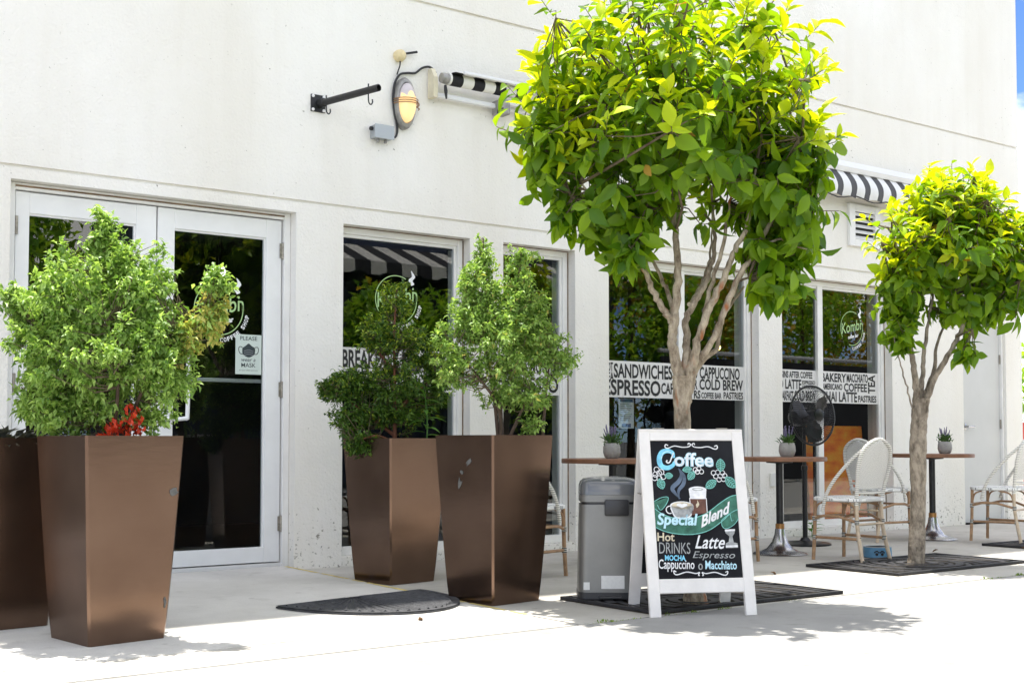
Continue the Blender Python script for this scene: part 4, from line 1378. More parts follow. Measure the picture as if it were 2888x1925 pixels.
# dull rosette in the leftmost planter
t = thing("dry_rosette_plant", "grey brown rosette plant in the half visible left planter", "plant", (1.60, 6.18, 0.80))
n = 150
p = np.stack([RNG.normal(0.03, 0.075, n), RNG.normal(-0.05, 0.075, n), 0.02 + 0.07 * RNG.random(n)], 1)
d = nrm(p * np.array([[1, 1, 0]]) * 8 + jitter(n, 0.3) + np.array([[0, 0, 0.7]]))
tv = SMALL_V.copy(); tv[:, 0] *= 0.4
v_, f_, lt = scatter(tv, SMALL_F, p, leaf_frames(d, nrm(jitter(n, .3) + np.array([[0, 0, 1.0]]))), 0.05 + 0.04 * RNG.random(n))
mesh_np("foliage", v_, f_, lt, "succulent", None, t)["kind"] = "stuff"

# ================================================================== TREES
def tree(label, base, px_m, u0, trunk, limbs, blobs, nshoot, leaf_len, bark, grate_z=0.02, nsingle=300, young_z=0.0):
    t = thing("street_tree", label, "tree", (base[0], base[1], 0.0), 0, "street trees in iron grates")

    def P(q):
        lat, dep, z = q
        return tuple(np.array([0, 0, z]) + lat * CAMR + dep * CAMF)
    c_ = curve2([P(q[:3]) for q in trunk], 8)
    L = len(c_)
    rad0 = [q[3] for q in trunk]
    rads = list(np.interp(np.linspace(0, len(trunk) - 1, L), range(len(trunk)), rad0))
    rads = [r_ * (1 + 0.035 * math.sin(i * 1.3) + 0.03 * math.sin(i * 3.7 + 1)) for i, r_ in enumerate(rads)]
    b_ = MB(); b_.tube(c_, rads, 14); b_.build("trunk", bark, t, smooth=60)
    pts_all = []
    top_ = trunk[-1]
    for k_, lb in enumerate(limbs):
        if lb[0][2] < top_[2] + 0.12:
            q0 = lb[0]
            lb = [(top_[0] + 0.35 * (q0[0] - top_[0]), top_[1] + 0.35 * (q0[1] - top_[1]), top_[2] - 0.16, q0[3] * 0.95)] + lb
        pp = curve2([P(q[:3]) for q in lb], 7)
        L = len(pp)
        rr_ = list(np.interp(np.linspace(0, len(lb) - 1, L), range(len(lb)), [q[3] * 0.76 for q in lb]))
        pp = [tuple(np.array(q) + RNG.normal(0, 0.0035, 3)) for q in pp]
        m_ = MB(); m_.tube(pp, rr_, 9); m_.build("limb", bark, t, smooth=60)
        pts_all += pp
    LP = np.array(pts_all)
    tips, out = sample_blobs(blobs, nshoot, 0.62)
    # extra inner shoots so that the crown is dense in the middle
    ti2, ou2 = sample_blobs(blobs, nshoot // 2, 0.25)
    tips = np.concatenate([tips, ti2]); out = np.concatenate([out, ou2])
    inner = np.concatenate([np.zeros(nshoot, bool), np.ones(len(ti2), bool)])
    ti3, ou3 = sample_blobs(blobs[:4], nshoot // 8, 0.98)
    ti3 = ti3 + ou3 * 0.10 * RNG.random((len(ti3), 1)) + np.array([[0, 0, 0.03]])
    ok = (ou3[:, 2] > -0.15)
    tips = np.concatenate([tips, ti3[ok]]); out = np.concatenate([out, ou3[ok]]); inner = np.concatenate([inner, np.zeros(ok.sum(), bool)])
    ns = len(tips)
    zc = np.average([b_[2] for b_ in blobs], weights=[b_[6] for b_ in blobs])
    zr = max(b_[5] for b_ in blobs)
    hrel = np.clip((tips[:, 2] - zc) / zr, -1, 1)
    shoot = nrm(out * 0.8 + jitter(ns, 0.25) + np.stack([np.zeros(ns), np.zeros(ns), 0.25 + 0.75 * np.clip(hrel, 0, 1)], 1))
    # secondary branches to a few dozen hubs, then twigs from hub to shoot
    cen = tips.mean(0)
    hubs = [tips[0]]
    dist = np.linalg.norm(tips - tips[0], axis=1)
    for _ in range(44):
        k_ = int(np.argmax(dist)); hubs.append(tips[k_])
        dist = np.minimum(dist, np.linalg.norm(tips - tips[k_], axis=1))
    hubs = np.array(hubs) * 0.86 + cen * 0.14 + RNG.normal(0, 0.02, (45, 3))
    tw = MB()
    for h_ in hubs:
        cand = LP[LP[:, 2] < h_[2] + 0.03]
        if len(cand) == 0:
            cand = LP
        a_ = cand[np.argmin(np.linalg.norm(cand - h_, axis=1) + RNG.random(len(cand)) * 0.15)]
        tw.tube([tuple(a_), tuple(a_ * 0.6 + h_ * 0.4 + RNG.normal(0, 0.02, 3)), tuple(h_)], [0.009, 0.0075, 0.0055], 6, cap=False)
    for i in range(ns):
        hk = hubs[np.argmin(np.linalg.norm(hubs - tips[i], axis=1))]
        mid = tips[i] - shoot[i] * 0.12
        tw.tube([tuple(hk), tuple((hk + mid) / 2 + RNG.normal(0, 0.015, 3)), tuple(mid), tuple(tips[i])], [0.0042, 0.0035, 0.0028, 0.002], 4, cap=False)
    o = tw.build("twigs", "bark_twig", t, fix=False)
    o["kind"] = "stuff"
    K = 8
    pos, dr, up, sl, young = [], [], [], [], []
    for i in range(ns):
        hr = hrel[i]
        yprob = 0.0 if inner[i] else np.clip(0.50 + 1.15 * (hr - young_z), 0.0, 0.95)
        is_y = RNG.random() < yprob
        ax = shoot[i]
        s1 = np.cross(ax, (0.3, 0.1, 0.9)); s1 /= np.linalg.norm(s1)
        s2 = np.cross(ax, s1)
        ph = RNG.random() * 6.28
        for k in range(K):
            a = ph + k * 2.4
            u = k / (K - 1)
            rad = s1 * math.cos(a) + s2 * math.sin(a)
            q = tips[i] - ax * 0.15 * (1 - u)
            yy = is_y and (u > 0.35)
            if yy:
                d = ax * (0.35 + 0.5 * u) + rad * 0.75 + np.array([0, 0, 0.15])
            else:
                d = ax * 0.25 + rad * 0.7 + np.array([0, 0, -0.22 - 0.45 * np.clip(-hr + 0.45, 0, 1)])
            d = d + RNG.normal(0, 0.18, 3)
            pos.append(q); dr.append(d)
            up.append(np.array([0, 0, 1.0]) * (0.9 if hr > -0.1 else 0.25) + out[i] * (0.35 if hr > -0.1 else 0.9) + RNG.normal(0, 0.22, 3))
            sl.append(leaf_len * (0.5 + 0.68 * RNG.random()) * (0.92 if yy else 1.0)); young.append(yy)
    pos = np.array(pos); dr = nrm(np.array(dr)); up = nrm(np.array(up)); sl = np.array(sl); young = np.array(young)
    fr_ = leaf_frames(dr, up)
    ws = 0.8 + 0.4 * RNG.random(len(pos))
    # leaves that show largest: the ones nearest the camera side of the crown
    facing = pos @ (-CAMF) + 0.25 * RNG.random(len(pos)) - 0.12 * np.abs(pos @ CAMR)
    order = np.argsort(-facing)
    single = order[:nsingle]
    rest = order[nsingle:]
    lv_, lf_ = big_leaf()
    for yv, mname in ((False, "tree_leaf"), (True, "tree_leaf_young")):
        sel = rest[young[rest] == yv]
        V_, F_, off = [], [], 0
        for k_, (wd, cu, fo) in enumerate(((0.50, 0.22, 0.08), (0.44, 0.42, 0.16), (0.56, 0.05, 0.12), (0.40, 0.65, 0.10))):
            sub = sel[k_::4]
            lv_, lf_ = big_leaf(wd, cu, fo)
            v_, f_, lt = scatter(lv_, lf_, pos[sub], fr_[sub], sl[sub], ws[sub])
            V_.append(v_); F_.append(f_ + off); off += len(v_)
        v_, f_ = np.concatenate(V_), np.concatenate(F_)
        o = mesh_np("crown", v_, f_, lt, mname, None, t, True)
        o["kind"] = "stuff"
    protos = []
    for mname in ("tree_leaf_single", "tree_leaf_single_young", "tree_leaf_yellowing"):
        for (wd, cu, fo) in ((0.50, 0.18, 0.08), (0.44, 0.48, 0.16)):
            v2, f2 = big_leaf(wd, cu, fo)
            me = bpy.data.meshes.new("leaf")
            me.from_pydata([tuple(q) for q in v2], [], f2)
            me.polygons.foreach_set("use_smooth", [True] * len(me.polygons))
            me.materials.append(MATS[mname])
            protos.append(me)
    for i in single:
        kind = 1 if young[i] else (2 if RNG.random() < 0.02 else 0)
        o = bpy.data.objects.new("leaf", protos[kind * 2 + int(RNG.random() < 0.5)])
        COL.objects.link(o)
        o.parent = t
        m3 = Matrix([list(fr_[i][r_]) for r_ in range(3)]).to_4x4()
        o.matrix_local = Matrix.Translation(Vector(pos[i])) @ m3 @ Matrix.Diagonal((sl[i] * ws[i], sl[i], sl[i], 1))
    return t


def U1(u, v, dep=0.0, r=0.02):
    return ((u - 1595) / 436.0, dep, 0.87 + (1012 - v) / 436.0, r)


T1 = tree("large street tree with broad yellow-green crown behind the chalkboard sign", (4.836, 4.865), 436, 1595,
          [(0.01, 0, -0.02, 0.075), (0.0, 0, 0.06, 0.060), (-0.025, 0, 0.45, 0.046), (-0.055, 0, 0.9, 0.043), (-0.062, 0, 1.14, 0.048), (-0.062, 0, 1.22, 0.050)],
          [[U1(1560, 850, 0, .042), U1(1547, 790, -.01, .034), U1(1549, 735, -.01, .033), U1(1556, 680, 0, .031), U1(1561, 600, 0, .026), U1(1553, 500, .02, .022), U1(1540, 380, .04, .014), U1(1500, 250, .05, .007)],
           [U1(1549, 735, -.01, .028), U1(1525, 705, -.03, .024), U1(1498, 660, -.06, .021), U1(1472, 605, -.1, .017), U1(1420, 520, -.14, .012), U1(1330, 420, -.16, .007)],
           [U1(1551, 705, 0, .020), U1(1535, 650, .05, .015), U1(1508, 585, .1, .012), U1(1450, 470, .2, .008)],
           [U1(1578, 845, .02, .036), U1(1583, 780, .04, .027), U1(1584, 720, .05, .024), U1(1612, 670, .06, .022), U1(1640, 610, .08, .018), U1(1655, 540, .1, .015), U1(1650, 400, .14, .008)],
           [U1(1590, 850, -.02, .038), U1(1602, 790, -.04, .028), U1(1625, 715, -.05, .028), U1(1662, 640, -.06, .024), U1(1690, 565, -.06, .020), U1(1722, 505, -.06, .016), U1(1740, 380, -.08, .009)],
           [U1(1618, 730, -.04, .018), U1(1638, 650, -.02, .016), U1(1668, 550, .0, .014), U1(1690, 430, .02, .008)],
           [U1(1592, 855, .03, .032), U1(1640, 780, .0, .022), U1(1665, 715, -.02, .024), U1(1700, 630, -.03, .022), U1(1752, 545, -.05, .018), U1(1795, 455, -.06, .014), U1(1850, 330, -.08, .007)],
           [U1(1600, 850, .05, .024), U1(1655, 790, .08, .017), U1(1672, 720, .1, .012), U1(1730, 640, .16, .008)],
           [U1(1738, 565, -.05, .010), U1(1795, 545, -.12, .008), U1(1850, 575, -.16, .005)],
           [U1(1590, 690, .05, .016), U1(1625, 640, .2, .012), U1(1660, 560, .35, .009), U1(1680, 450, .5, .006)]],
          [U1(1555, 285, 0, 0)[:3] + (0.80, 0.72, 0.50, 6), U1(1550, 130, 0, 0)[:3] + (0.80, 0.72, 0.55, 4.5), U1(1265, 300, -.05, 0)[:3] + (0.22, 0.3, 0.36, 1.6), U1(1800, 480, 0, 0)[:3] + (0.28, 0.3, 0.36, 1.6), U1(1790, 620, -.05, 0)[:3] + (0.15, 0.20, 0.20, .8), U1(1400, 470, -.05, 0)[:3] + (0.30, 0.34, 0.20, 1.2), U1(1450, 560, -.15, 0)[:3] + (0.15, 0.16, 0.12, .35), U1(1840, 330, 0, 0)[:3] + (0.22, 0.3, 0.30, 1.1), U1(1290, 480, -.1, 0)[:3] + (0.10, 0.1, 0.06, .15)],
          470, 0.128, "bark_pale", young_z=0.0)


def U2(u, v, dep=0.0, r=0.02):
    return ((u - 2105) / 328.0, dep, 0.87 + (1012 - v) / 328.0, r)


T2 = tree("smaller street tree with knobbly grey trunk between the far tables", (7.562, 5.425), 328, 2105,
          [(0.0, 0, -0.02, 0.066), (0.0, 0, 0.05, 0.060), (0.018, 0, 0.45, 0.052), (0.022, 0, 0.8, 0.060), (0.032, 0, 1.0, 0.056), (0.05, 0, 1.17, 0.060)],
          [[U2(2112, 935, 0, .040), U2(2108, 880, -.02, .030), U2(2098, 820, -.03, .025), U2(2090, 740, -.04, .020), U2(2080, 640, -.04, .012), U2(2060, 540, -.04, .007)],
           [U2(2128, 935, 0, .036), U2(2150, 870, -.02, .028), U2(2190, 800, -.04, .024), U2(2215, 745, -.05, .020), U2(2250, 640, -.05, .012), U2(2290, 540, -.05, .007)],
           [U2(2122, 930, .03, .030), U2(2128, 860, .04, .022), U2(2140, 780, .06, .018), U2(2160, 660, .08, .011), U2(2170, 520, .1, .006)],
           [U2(2130, 920, .04, .026), U2(2160, 850, .08, .020), U2(2172, 790, .12, .014), U2(2220, 680, .2, .008)],
           [U2(2085, 890, -.03, .008), U2(2065, 830, -.08, .006), U2(2050, 770, -.1, .004)]],
          [U2(2195, 560, 0, 0)[:3] + (0.50, 0.48, 0.42, 5), U2(2205, 450, 0, 0)[:3] + (0.33, 0.36, 0.28, 2.2), U2(2075, 660, 0, 0)[:3] + (0.17, 0.2, 0.26, 1.5), U2(2330, 600, 0, 0)[:3] + (0.30, 0.3, 0.40, 2.4), U2(2240, 700, 0, 0)[:3] + (0.32, 0.3, 0.14, 1), U2(2070, 770, -.05, 0)[:3] + (0.09, 0.12, 0.14, .4), U2(2215, 800, -.12, 0)[:3] + (0.06, 0.06, 0.06, .15)],
          370, 0.118, "bark_grey", young_z=-0.15)

# ================================================================== DOORMAT
t = thing("doormat", "half-round ribbed black rubber doormat in front of the cafe doors", "doormat", (3.40, 6.02, ramp_z(6.02) + 0.004), R(10))
t.rotation_euler = (0.0110, 0, R(10))
MWx, MWy = 0.50, 0.66


def matp(r_, a):
    return (MWx * r_ * math.cos(a), -MWy * r_ * math.sin(a))


b = MB()
n = 40
poly = [matp(1, math.pi * i / n) for i in range(n + 1)]
b.prism(poly, 0.0, 0.009, lambda p, q, d: (p, q, d))
b.build("mat_base", "mat_rubber", t)
b = MB()
b.ribbon([matp(0.97, math.pi * i / n) for i in range(n + 1)], 0.035, lambda p, q: (p, q, 0.0135))
b.ribbon([(-MWx * 0.97, -0.012), (MWx * 0.97, -0.012)], 0.03, lambda p, q: (p, q, 0.0135))
b.build("mat_border", "mat_rubber", t, fix=False)
for i in range(25):
    a = math.pi * (i + 0.5) / 25
    a0, a1 = a - 0.030, a + 0.030
    r0, r1 = (0.10, 0.92) if i % 2 == 0 else (0.25, 0.92)
    q = MB()
    v0, v1, v2, v3, m0, m1 = matp(r0, a0), matp(r0, a1), matp(r1, a1), matp(r1, a0), matp(r0, a), matp(r1, a)
    q.add([(*v0, .009), (*m0, .016), (*v1, .009), (*v3, .009), (*m1, .019), (*v2, .009)], [(0, 1, 4, 3), (1, 2, 5, 4), (3, 4, 5), (0, 2, 1)])
    q.build("rib", "mat_rubber", t, fix=False)

# ================================================================== TREE GRATES
def grate(x0, x1, y0, y1, tx, ty, label, ry=0.0):
    t = thing("tree_grate", label, "tree grate", ((x0 + x1) / 2, (y0 + y1) / 2, 0.001), 0, "cast iron tree grates")
    hx, hy = (x1 - x0) / 2, (y1 - y0) / 2
    cx, cy = tx - (x0 + x1) / 2, ty - (y0 + y1) / 2
    b = MB(); b.box(-hx, hx, -hy, hy, 0.0, 0.004); b.build("pit", "soil", t)
    b = MB()
    e = 0.028
    b.box(-hx, hx, -hy, -hy + e, 0.005, 0.020, bevel=0.002); b.box(-hx, hx, hy - e, hy, 0.005, 0.020, bevel=0.002)
    b.box(-hx, -hx + e, -hy + e, hy - e, 0.005, 0.020, bevel=0.002); b.box(hx - e, hx, -hy + e, hy - e, 0.005, 0.020, bevel=0.002)
    b.build("grate_frame", "iron", t)
    b = MB()
    inside = lambda p: abs(p[0]) < hx - e and abs(p[1]) < hy - e
    k = 0
    r_ = 0.115
    while r_ < math.hypot(hx + abs(cx), hy + abs(cy)):
        wd = 0.034 if k % 3 else 0.052
        nn = max(24, int(r_ * 90))
        run = []
        for i in range(nn + 1):
            a = 2 * math.pi * i / nn
            p = (cx + r_ * math.cos(a), cy + r_ * math.sin(a))
            if inside(p):
                run.append(p)
            if (not inside(p) or i == nn) and run:
                if len(run) > 1:
                    zt = 0.017 + (0.004 if k % 3 == 0 else 0)
                    b.ribbon(run, wd, lambda p_, q_: (p_, q_, zt))
                run = []
        # short radial webs between this ring and the next
        m_ = max(10, int(r_ * 40))
        for i in range(m_):
            a = 2 * math.pi * (i + 0.5 * (k % 2)) / m_
            p, q = (cx + (r_ + 0.01) * math.cos(a), cy + (r_ + 0.01) * math.sin(a)), (cx + (r_ + 0.055) * math.cos(a), cy + (r_ + 0.055) * math.sin(a))
            if inside(p) and inside(q):
                b.ribbon([p, q], 0.020, lambda p_, q_: (p_, q_, 0.014))
        r_ += 0.058
        k += 1
    b.build("grate_bars", "iron", t, fix=False)["kind"] = "stuff"
    return t


grate(4.36, 5.82, 4.665, 5.42, 4.836, 4.865, "black iron tree grate under the chalkboard sign and bin")
grate(6.86, 8.34, 5.06, 5.82, 7.562, 5.425, "black iron tree grate around the smaller tree")
grate(9.42, 10.90, 5.40, 6.12, 10.16, 5.75, "black iron tree grate under the chair at the right edge")

# ================================================================== CHALKBOARD A-FRAME
A = thing("chalkboard_sign", "white wooden A-frame chalkboard sign advertising coffee special blend", "sign", (4.62, 4.672, 0.001), math.atan2(-0.445, 0.895))
AH, AL, HW = 0.93, 0.2, 0.277
SL = math.hypot(AH, AL)
nrmA = Vector((0, -AH / SL, AL / SL))


def pan(s, tt, e=0.0, front=True):
    """point on the sloping front (or rear) panel: s across, tt up the slope, e outward"""
    k = tt / SL
    y, z = -AL * (1 - k) - 0.008, AH * k
    p = Vector((s, y, z)) + nrmA * e
    if not front:
        p.y = -p.y
    return tuple(p)


def slat(s0, s1, t0, t1, name, mat, front=True, th=0.022, e0=0.0, parent=A):
    """plank with two sloping faces, ends cut square"""
    q = MB()
    c = 0.0025
    vs = [pan(s0, t0, e0 - th, front), pan(s1, t0, e0 - th, front), pan(s1, t1, e0 - th, front), pan(s0, t1, e0 - th, front),
          pan(s0, t0, e0 - c, front), pan(s1, t0, e0 - c, front), pan(s1, t1, e0 - c, front), pan(s0, t1, e0 - c, front),
          pan(s0 + c, t0 + c, e0, front), pan(s1 - c, t0 + c, e0, front), pan(s1 - c, t1 - c, e0, front), pan(s0 + c, t1 - c, e0, front)]
    fs = [(0, 3, 2, 1), (8, 9, 10, 11)]
    for a_, b_ in ((0, 4), (4, 8)):
        fs += [(a_ + i, a_ + (i + 1) % 4, b_ + (i + 1) % 4, b_ + i) for i in range(4)]
    q.add(vs, fs)
    return q.build(name, mat, parent)


ST = 0.057
for front in (True, False):
    slat(-HW, -HW + ST, 0.0, SL, "stile", "sign_wood", front)
    slat(HW - ST, HW, 0.0, SL, "stile", "sign_wood", front)
    slat(-HW + ST, HW - ST, SL - 0.060, SL, "top_rail", "sign_wood", front, e0=-0.001)
    slat(-HW + ST, HW - ST, 0.117, 0.188, "bottom_rail", "sign_wood", front, e0=-0.001)
board = slat(-HW + ST, HW - ST, 0.188, SL - 0.060, "board", "chalkboard", True, 0.01, -0.006)
slat(-HW + ST, HW - ST, 0.188, SL - 0.060, "board", "chalkboard", False, 0.01, -0.006)
for s in (-HW + 0.012, HW - 0.012):
    b = MB(); b.tube([(s, -0.05, 0.60), (s, 0.05, 0.60)], 0.003, 6); b.build("chain", "hinge_metal", A)
for s in (-0.17, 0.17):
    b = MB(); b.tube([(s - 0.03, 0.0, AH - 0.002), (s + 0.03, 0.0, AH - 0.002)], 0.007, 8); b.build("hinge", "hinge_metal", A)

BT, BB = SL - 0.060, 0.188
BWD = 2 * (HW - ST)


def chalk(px, py, e=-0.0045):
    """coordinates of the drawing measured on the board itself -> point on the panel"""
    b_ = (py - 170) / 1043.0
    a_ = 0.0
    for _ in range(2):
        a_ = (px - 252 - 50 * b_) / (638 + 28 * b_)
        b_ = (py - 170 + a_ * (13 + 5 * b_)) / 1043.0
    return pan((a_ - 0.5) * BWD, BT + (BB - BT) * b_, e)


CH = ["chalk_white", "chalk_blue", "chalk_paleblue", "chalk_teal", "chalk_green", "chalk_smoke", "chalk_brown", "chalk_cream", "chalk_grey"]
C2 = lambda p, q: chalk(p, q, -0.0030)
C3 = lambda p, q: chalk(p, q, -0.0020)


def poly(mb, pts, fn, mi):
    mb.add([fn(*q) for q in pts], [tuple(range(len(pts)))], mi)


# flourishes
for m_ in (1, -1):
    D1 = MB()
    f = lambda x: 571 + m_ * (x - 571)
    D1.ribbon([(f(x), y) for x, y in curve2([(392, 205), (372, 198), (368, 218), (390, 226), (440, 208), (500, 216), (548, 212), (566, 196), (552, 184), (544, 196)], 5)], 8, C2, 0)
    g_ = lambda x: 632 + m_ * (x - 632)
    D1.build("chalk_flourish", CH, board, fix=False)
    D1 = MB()
    D1.ribbon([(g_(x), y) for x, y in curve2([(438, 1158), (420, 1150), (424, 1172), (450, 1178), (520, 1158), (590, 1168), (622, 1160), (612, 1178), (622, 1184)], 5)], 8, C2, 0)
    D1.build("chalk_flourish", CH, board, fix=False)

D = MB()
D.ribbon(curve2([(432, 300), (425, 262), (385, 246), (342, 262), (322, 312), (336, 362), (382, 378), (425, 358), (440, 330)], 6), [22 + 18 * math.sin(math.pi * i / 48) for i in range(49)], C2, 1)
D.ribbon(curve2([(384, 318), (376, 330), (388, 340), (404, 330), (420, 290), (432, 262)], 5), 10, C3, 0)
D.ribbon(curve2([(415, 262), (385, 252), (352, 266), (336, 312)], 5), 7, C3, 2)
text(D, "offee", 434, 744, 366, 256, C2, 2, 0.035)
text(D, "offee", 440, 738, 362, 260, C3, 0, 0.0)
D.build("chalk_title", CH, board, fix=False)

D = MB()


def berry(x, y, r_):
    D.ribbon(circle(x, y, r_, 14), 6, C2, 0)


for x, y in ((300, 392), (336, 410), (290, 430), (318, 420), (350, 446), (320, 458), (284, 456)):
    berry(x, y, 20)
for x, y in ((600, 388), (628, 380), (648, 402), (616, 404)):
    berry(x, y, 17)
for x, y in ((742, 410), (776, 405), (812, 408), (760, 436), (796, 434), (830, 430), (786, 460), (820, 456)):
    berry(x, y, 18)


def cleaf(x0, y0, x1, y1, w_):
    dx, dy = x1 - x0, y1 - y0
    L = math.hypot(dx, dy); nx, ny = -dy / L, dx / L
    pts = []
    for sgn in (1, -1):
        row = [(x0 + dx * u + sgn * nx * w_ * math.sin(math.pi * u) ** 0.8, y0 + dy * u + sgn * ny * w_ * math.sin(math.pi * u) ** 0.8) for u in np.linspace(0, 1, 9)]
        pts += row if sgn == 1 else row[::-1][1:-1]
    poly(D, pts, C2, 4)
    D.ribbon(pts + pts[:1], 5, C3, 3)
    D.ribbon([(x0, y0), (x1, y1)], 5, C3, 3)
    for u in (0.2, 0.35, 0.5, 0.65, 0.8):
        m0 = (x0 + dx * u, y0 + dy * u)
        for sgn in (1, -1):
            h_ = w_ * math.sin(math.pi * u) ** 0.8 * 0.9
            D.ribbon([m0, (m0[0] + sgn * nx * h_ + dx * 0.09, m0[1] + sgn * ny * h_ + dy * 0.09)], 5, C3, 3)


cleaf(318, 462, 346, 540, 30); cleaf(362, 440, 424, 436, 22)
cleaf(572, 382, 500, 392, 22); cleaf(590, 402, 545, 466, 26)
cleaf(800, 398, 796, 300, 34); cleaf(762, 468, 680, 526, 30); cleaf(836, 440, 914, 520, 34)
D.build("chalk_berries_and_leaves", CH, board, fix=False)

D = MB()
D.ribbon(curve2([(470, 380), (490, 430), (470, 480), (420, 530), (440, 570), (480, 612)], 6), [4 + 30 * math.sin(math.pi * i / 30) for i in range(31)], C2, 5)
D.ribbon(curve2([(478, 385), (512, 440), (505, 500), (468, 550), (470, 616)], 6), [4 + 26 * math.sin(math.pi * i / 24) for i in range(25)], C3, 5)
D.build("chalk_steam", CH, board, fix=False)

D = MB()   # ribbon banner
D.add([C2(*q) for q in ((276, 640), (384, 600), (376, 650), (330, 700), (278, 690))], [(0, 1, 2, 3, 4)], 4)
D.ribbon(curve2([(276, 636), (330, 606), (384, 602), (372, 650), (326, 700), (300, 660)], 5), 5, C3, 3)
top_ = curve2([(280, 690), (350, 735), (450, 762), (560, 760), (680, 720), (790, 640), (870, 590), (928, 575)], 6)
bot_ = curve2([(285, 830), (360, 860), (470, 878), (590, 876), (700, 846), (800, 780), (880, 710), (934, 684)], 6)
vs_ = [C2(*q) for q in top_] + [C2(*q) for q in bot_]
L = len(top_)
D.add(vs_, [(i, i + 1, L + i + 1, L + i) for i in range(L - 1)], 4)
D.ribbon(top_, 6, C3, 3); D.ribbon(bot_, 6, C3, 3)
poly(D, [(800, 770), (860, 722), (934, 690), (938, 745), (900, 800), (840, 832), (806, 815)], C2, 4)
D.ribbon(curve2([(800, 770), (860, 722), (934, 690), (938, 745), (900, 800), (840, 832), (806, 815), (800, 770)], 5), 5, C3, 3)
D.ribbon([(868, 718), (880, 775), (895, 768)], 5, C3, 3)
C4 = lambda p, q: chalk(p, q, -0.0010)


def bend(p, q):
    """text follows the banner"""
    xs_ = [a[0] for a in top_]
    yt = np.interp(p, xs_, [a[1] for a in top_]); yb = np.interp(p, xs_, np.interp(xs_, [a[0] for a in bot_], [a[1] for a in bot_]))
    return p, (yt + yb) / 2 + (q - 775)


text(D, "Special", 296, 612, 838, 722, C4, 2, 0.03, 0.15, warp=lambda p, q: (p, q - 20 * (0 if p > 420 else (420 - p) / 120) * 0 + 0))
text(D, "Blend", 640, 866, 815, 727, C4, 0, 0.03, 0.15, warp=lambda p, q: (p, q - (p - 640) * 0.52 + 15))
D.build("chalk_banner", CH, board, fix=False)

D = MB()   # cup and tumbler
poly(D, circle(490, 664, 92, 22, sq=0.36)[:-1], C3, 0)
cupb = [(400, 668)] + curve2([(402, 690), (430, 748), (470, 762), (530, 760), (566, 735), (582, 690)], 5) + [(584, 664)]
poly(D, cupb, C3, 0)
poly(D, [(p * 0.9 + 49, q * 0.9 + 66) for p, q in cupb], C4, 8)
D.ribbon(circle(396, 696, 28, 12, R(60), R(300)), 8, C3, 0)
poly(D, circle(490, 664, 80, 22, sq=0.34)[:-1], C4, 7)
C5 = lambda p, q: chalk(p, q, 0.0)
poly(D, [(490, 682), (448, 664), (452, 650), (474, 646), (490, 654), (508, 646), (530, 650), (534, 664)], C5, 0)
poly(D, [(546, 540), (684, 540), (680, 610), (556, 612)], C3, 0)
poly(D, circle(615, 540, 70, 20, sq=0.34)[:-1], C4, 0)
D.ribbon(circle(615, 538, 40, 14, sq=0.2), 5, C5, 8)
poly(D, [(556, 612), (680, 610), (684, 716), (566, 735)], C3, 6)
D.ribbon([(552, 604), (562, 740)], 6, C4, 0); D.ribbon([(682, 604), (688, 716)], 6, C4, 0)
poly(D, curve2([(606, 680), (600, 655), (612, 640), (610, 620), (626, 650), (618, 668), (606, 680)], 4)[:-1], C4, 7)
D.build("chalk_cup_and_tumbler", CH, board, fix=False)

D = MB()
text(D, "Hot", 296, 430, 932, 868, C2, 7, 0.02)
text(D, "DRINKS", 308, 552, 1024, 940, C2, 8, 0.0)
text(D, "Latte", 590, 826, 984, 884, C2, 0, 0.012, 0.35)
text(D, "MOCHA", 352, 514, 1076, 1034, C2, 1, 0.03)
text(D, "Espresso", 570, 905, 1070, 1004, C2, 8, 0.0, 0.3)
text(D, "Cappuccino", 302, 582, 1158, 1066, C2, 0, 0.012)
text(D, "Macchiato", 668, 918, 1136, 1072, C2, 2, 0.02)
D.ribbon(circle(630, 1118, 14, 10, sq=1.4), 9, C2, 8)
hg = [(826, 838), (906, 834), (902, 866), (886, 890), (896, 934), (926, 940), (928, 974), (834, 978), (830, 944), (856, 930), (862, 890), (832, 866)]
poly(D, hg, C2, 8)
D.ribbon([(826, 846), (906, 842)], 14, C3, 0); D.ribbon([(832, 966), (928, 962)], 16, C3, 0)
D.build("chalk_menu", CH, board, fix=False)

# ================================================================== PEDAL BIN
t = thing("pedal_bin", "grey steel pedal bin with dark domed lid behind the chalkboard sign", "bin", (4.575, 5.262, 0.022), R(-36.65))


def rrect(hx, hy, r_, n=5):
    pts = []
    for sx, sy, a0 in ((1, 1, 0), (-1, 1, 90), (-1, -1, 180), (1, -1, 270)):
        for i in range(n + 1):
            a = R(a0 + 90 * i / n)
            pts.append((sx * (hx - r_) + r_ * math.cos(a), sy * (hy - r_) + r_ * math.sin(a)))
    return pts


def loft(secs):
    """secs: (half x, half y, corner radius, z)"""
    b_ = MB(); vs, fs = [], []
    n = None
    for hx, hy, r_, z in secs:
        pts = rrect(hx, hy, r_); n = len(pts)
        vs += [(p[0], p[1], z) for p in pts]
    for i in range(len(secs) - 1):
        for j in range(n):
            fs.append((i * n + j, i * n + (j + 1) % n, (i + 1) * n + (j + 1) % n, (i + 1) * n + j))
    fs += [tuple(reversed(range(n))), tuple((len(secs) - 1) * n + j for j in range(n))]
    return b_.add(vs, fs)


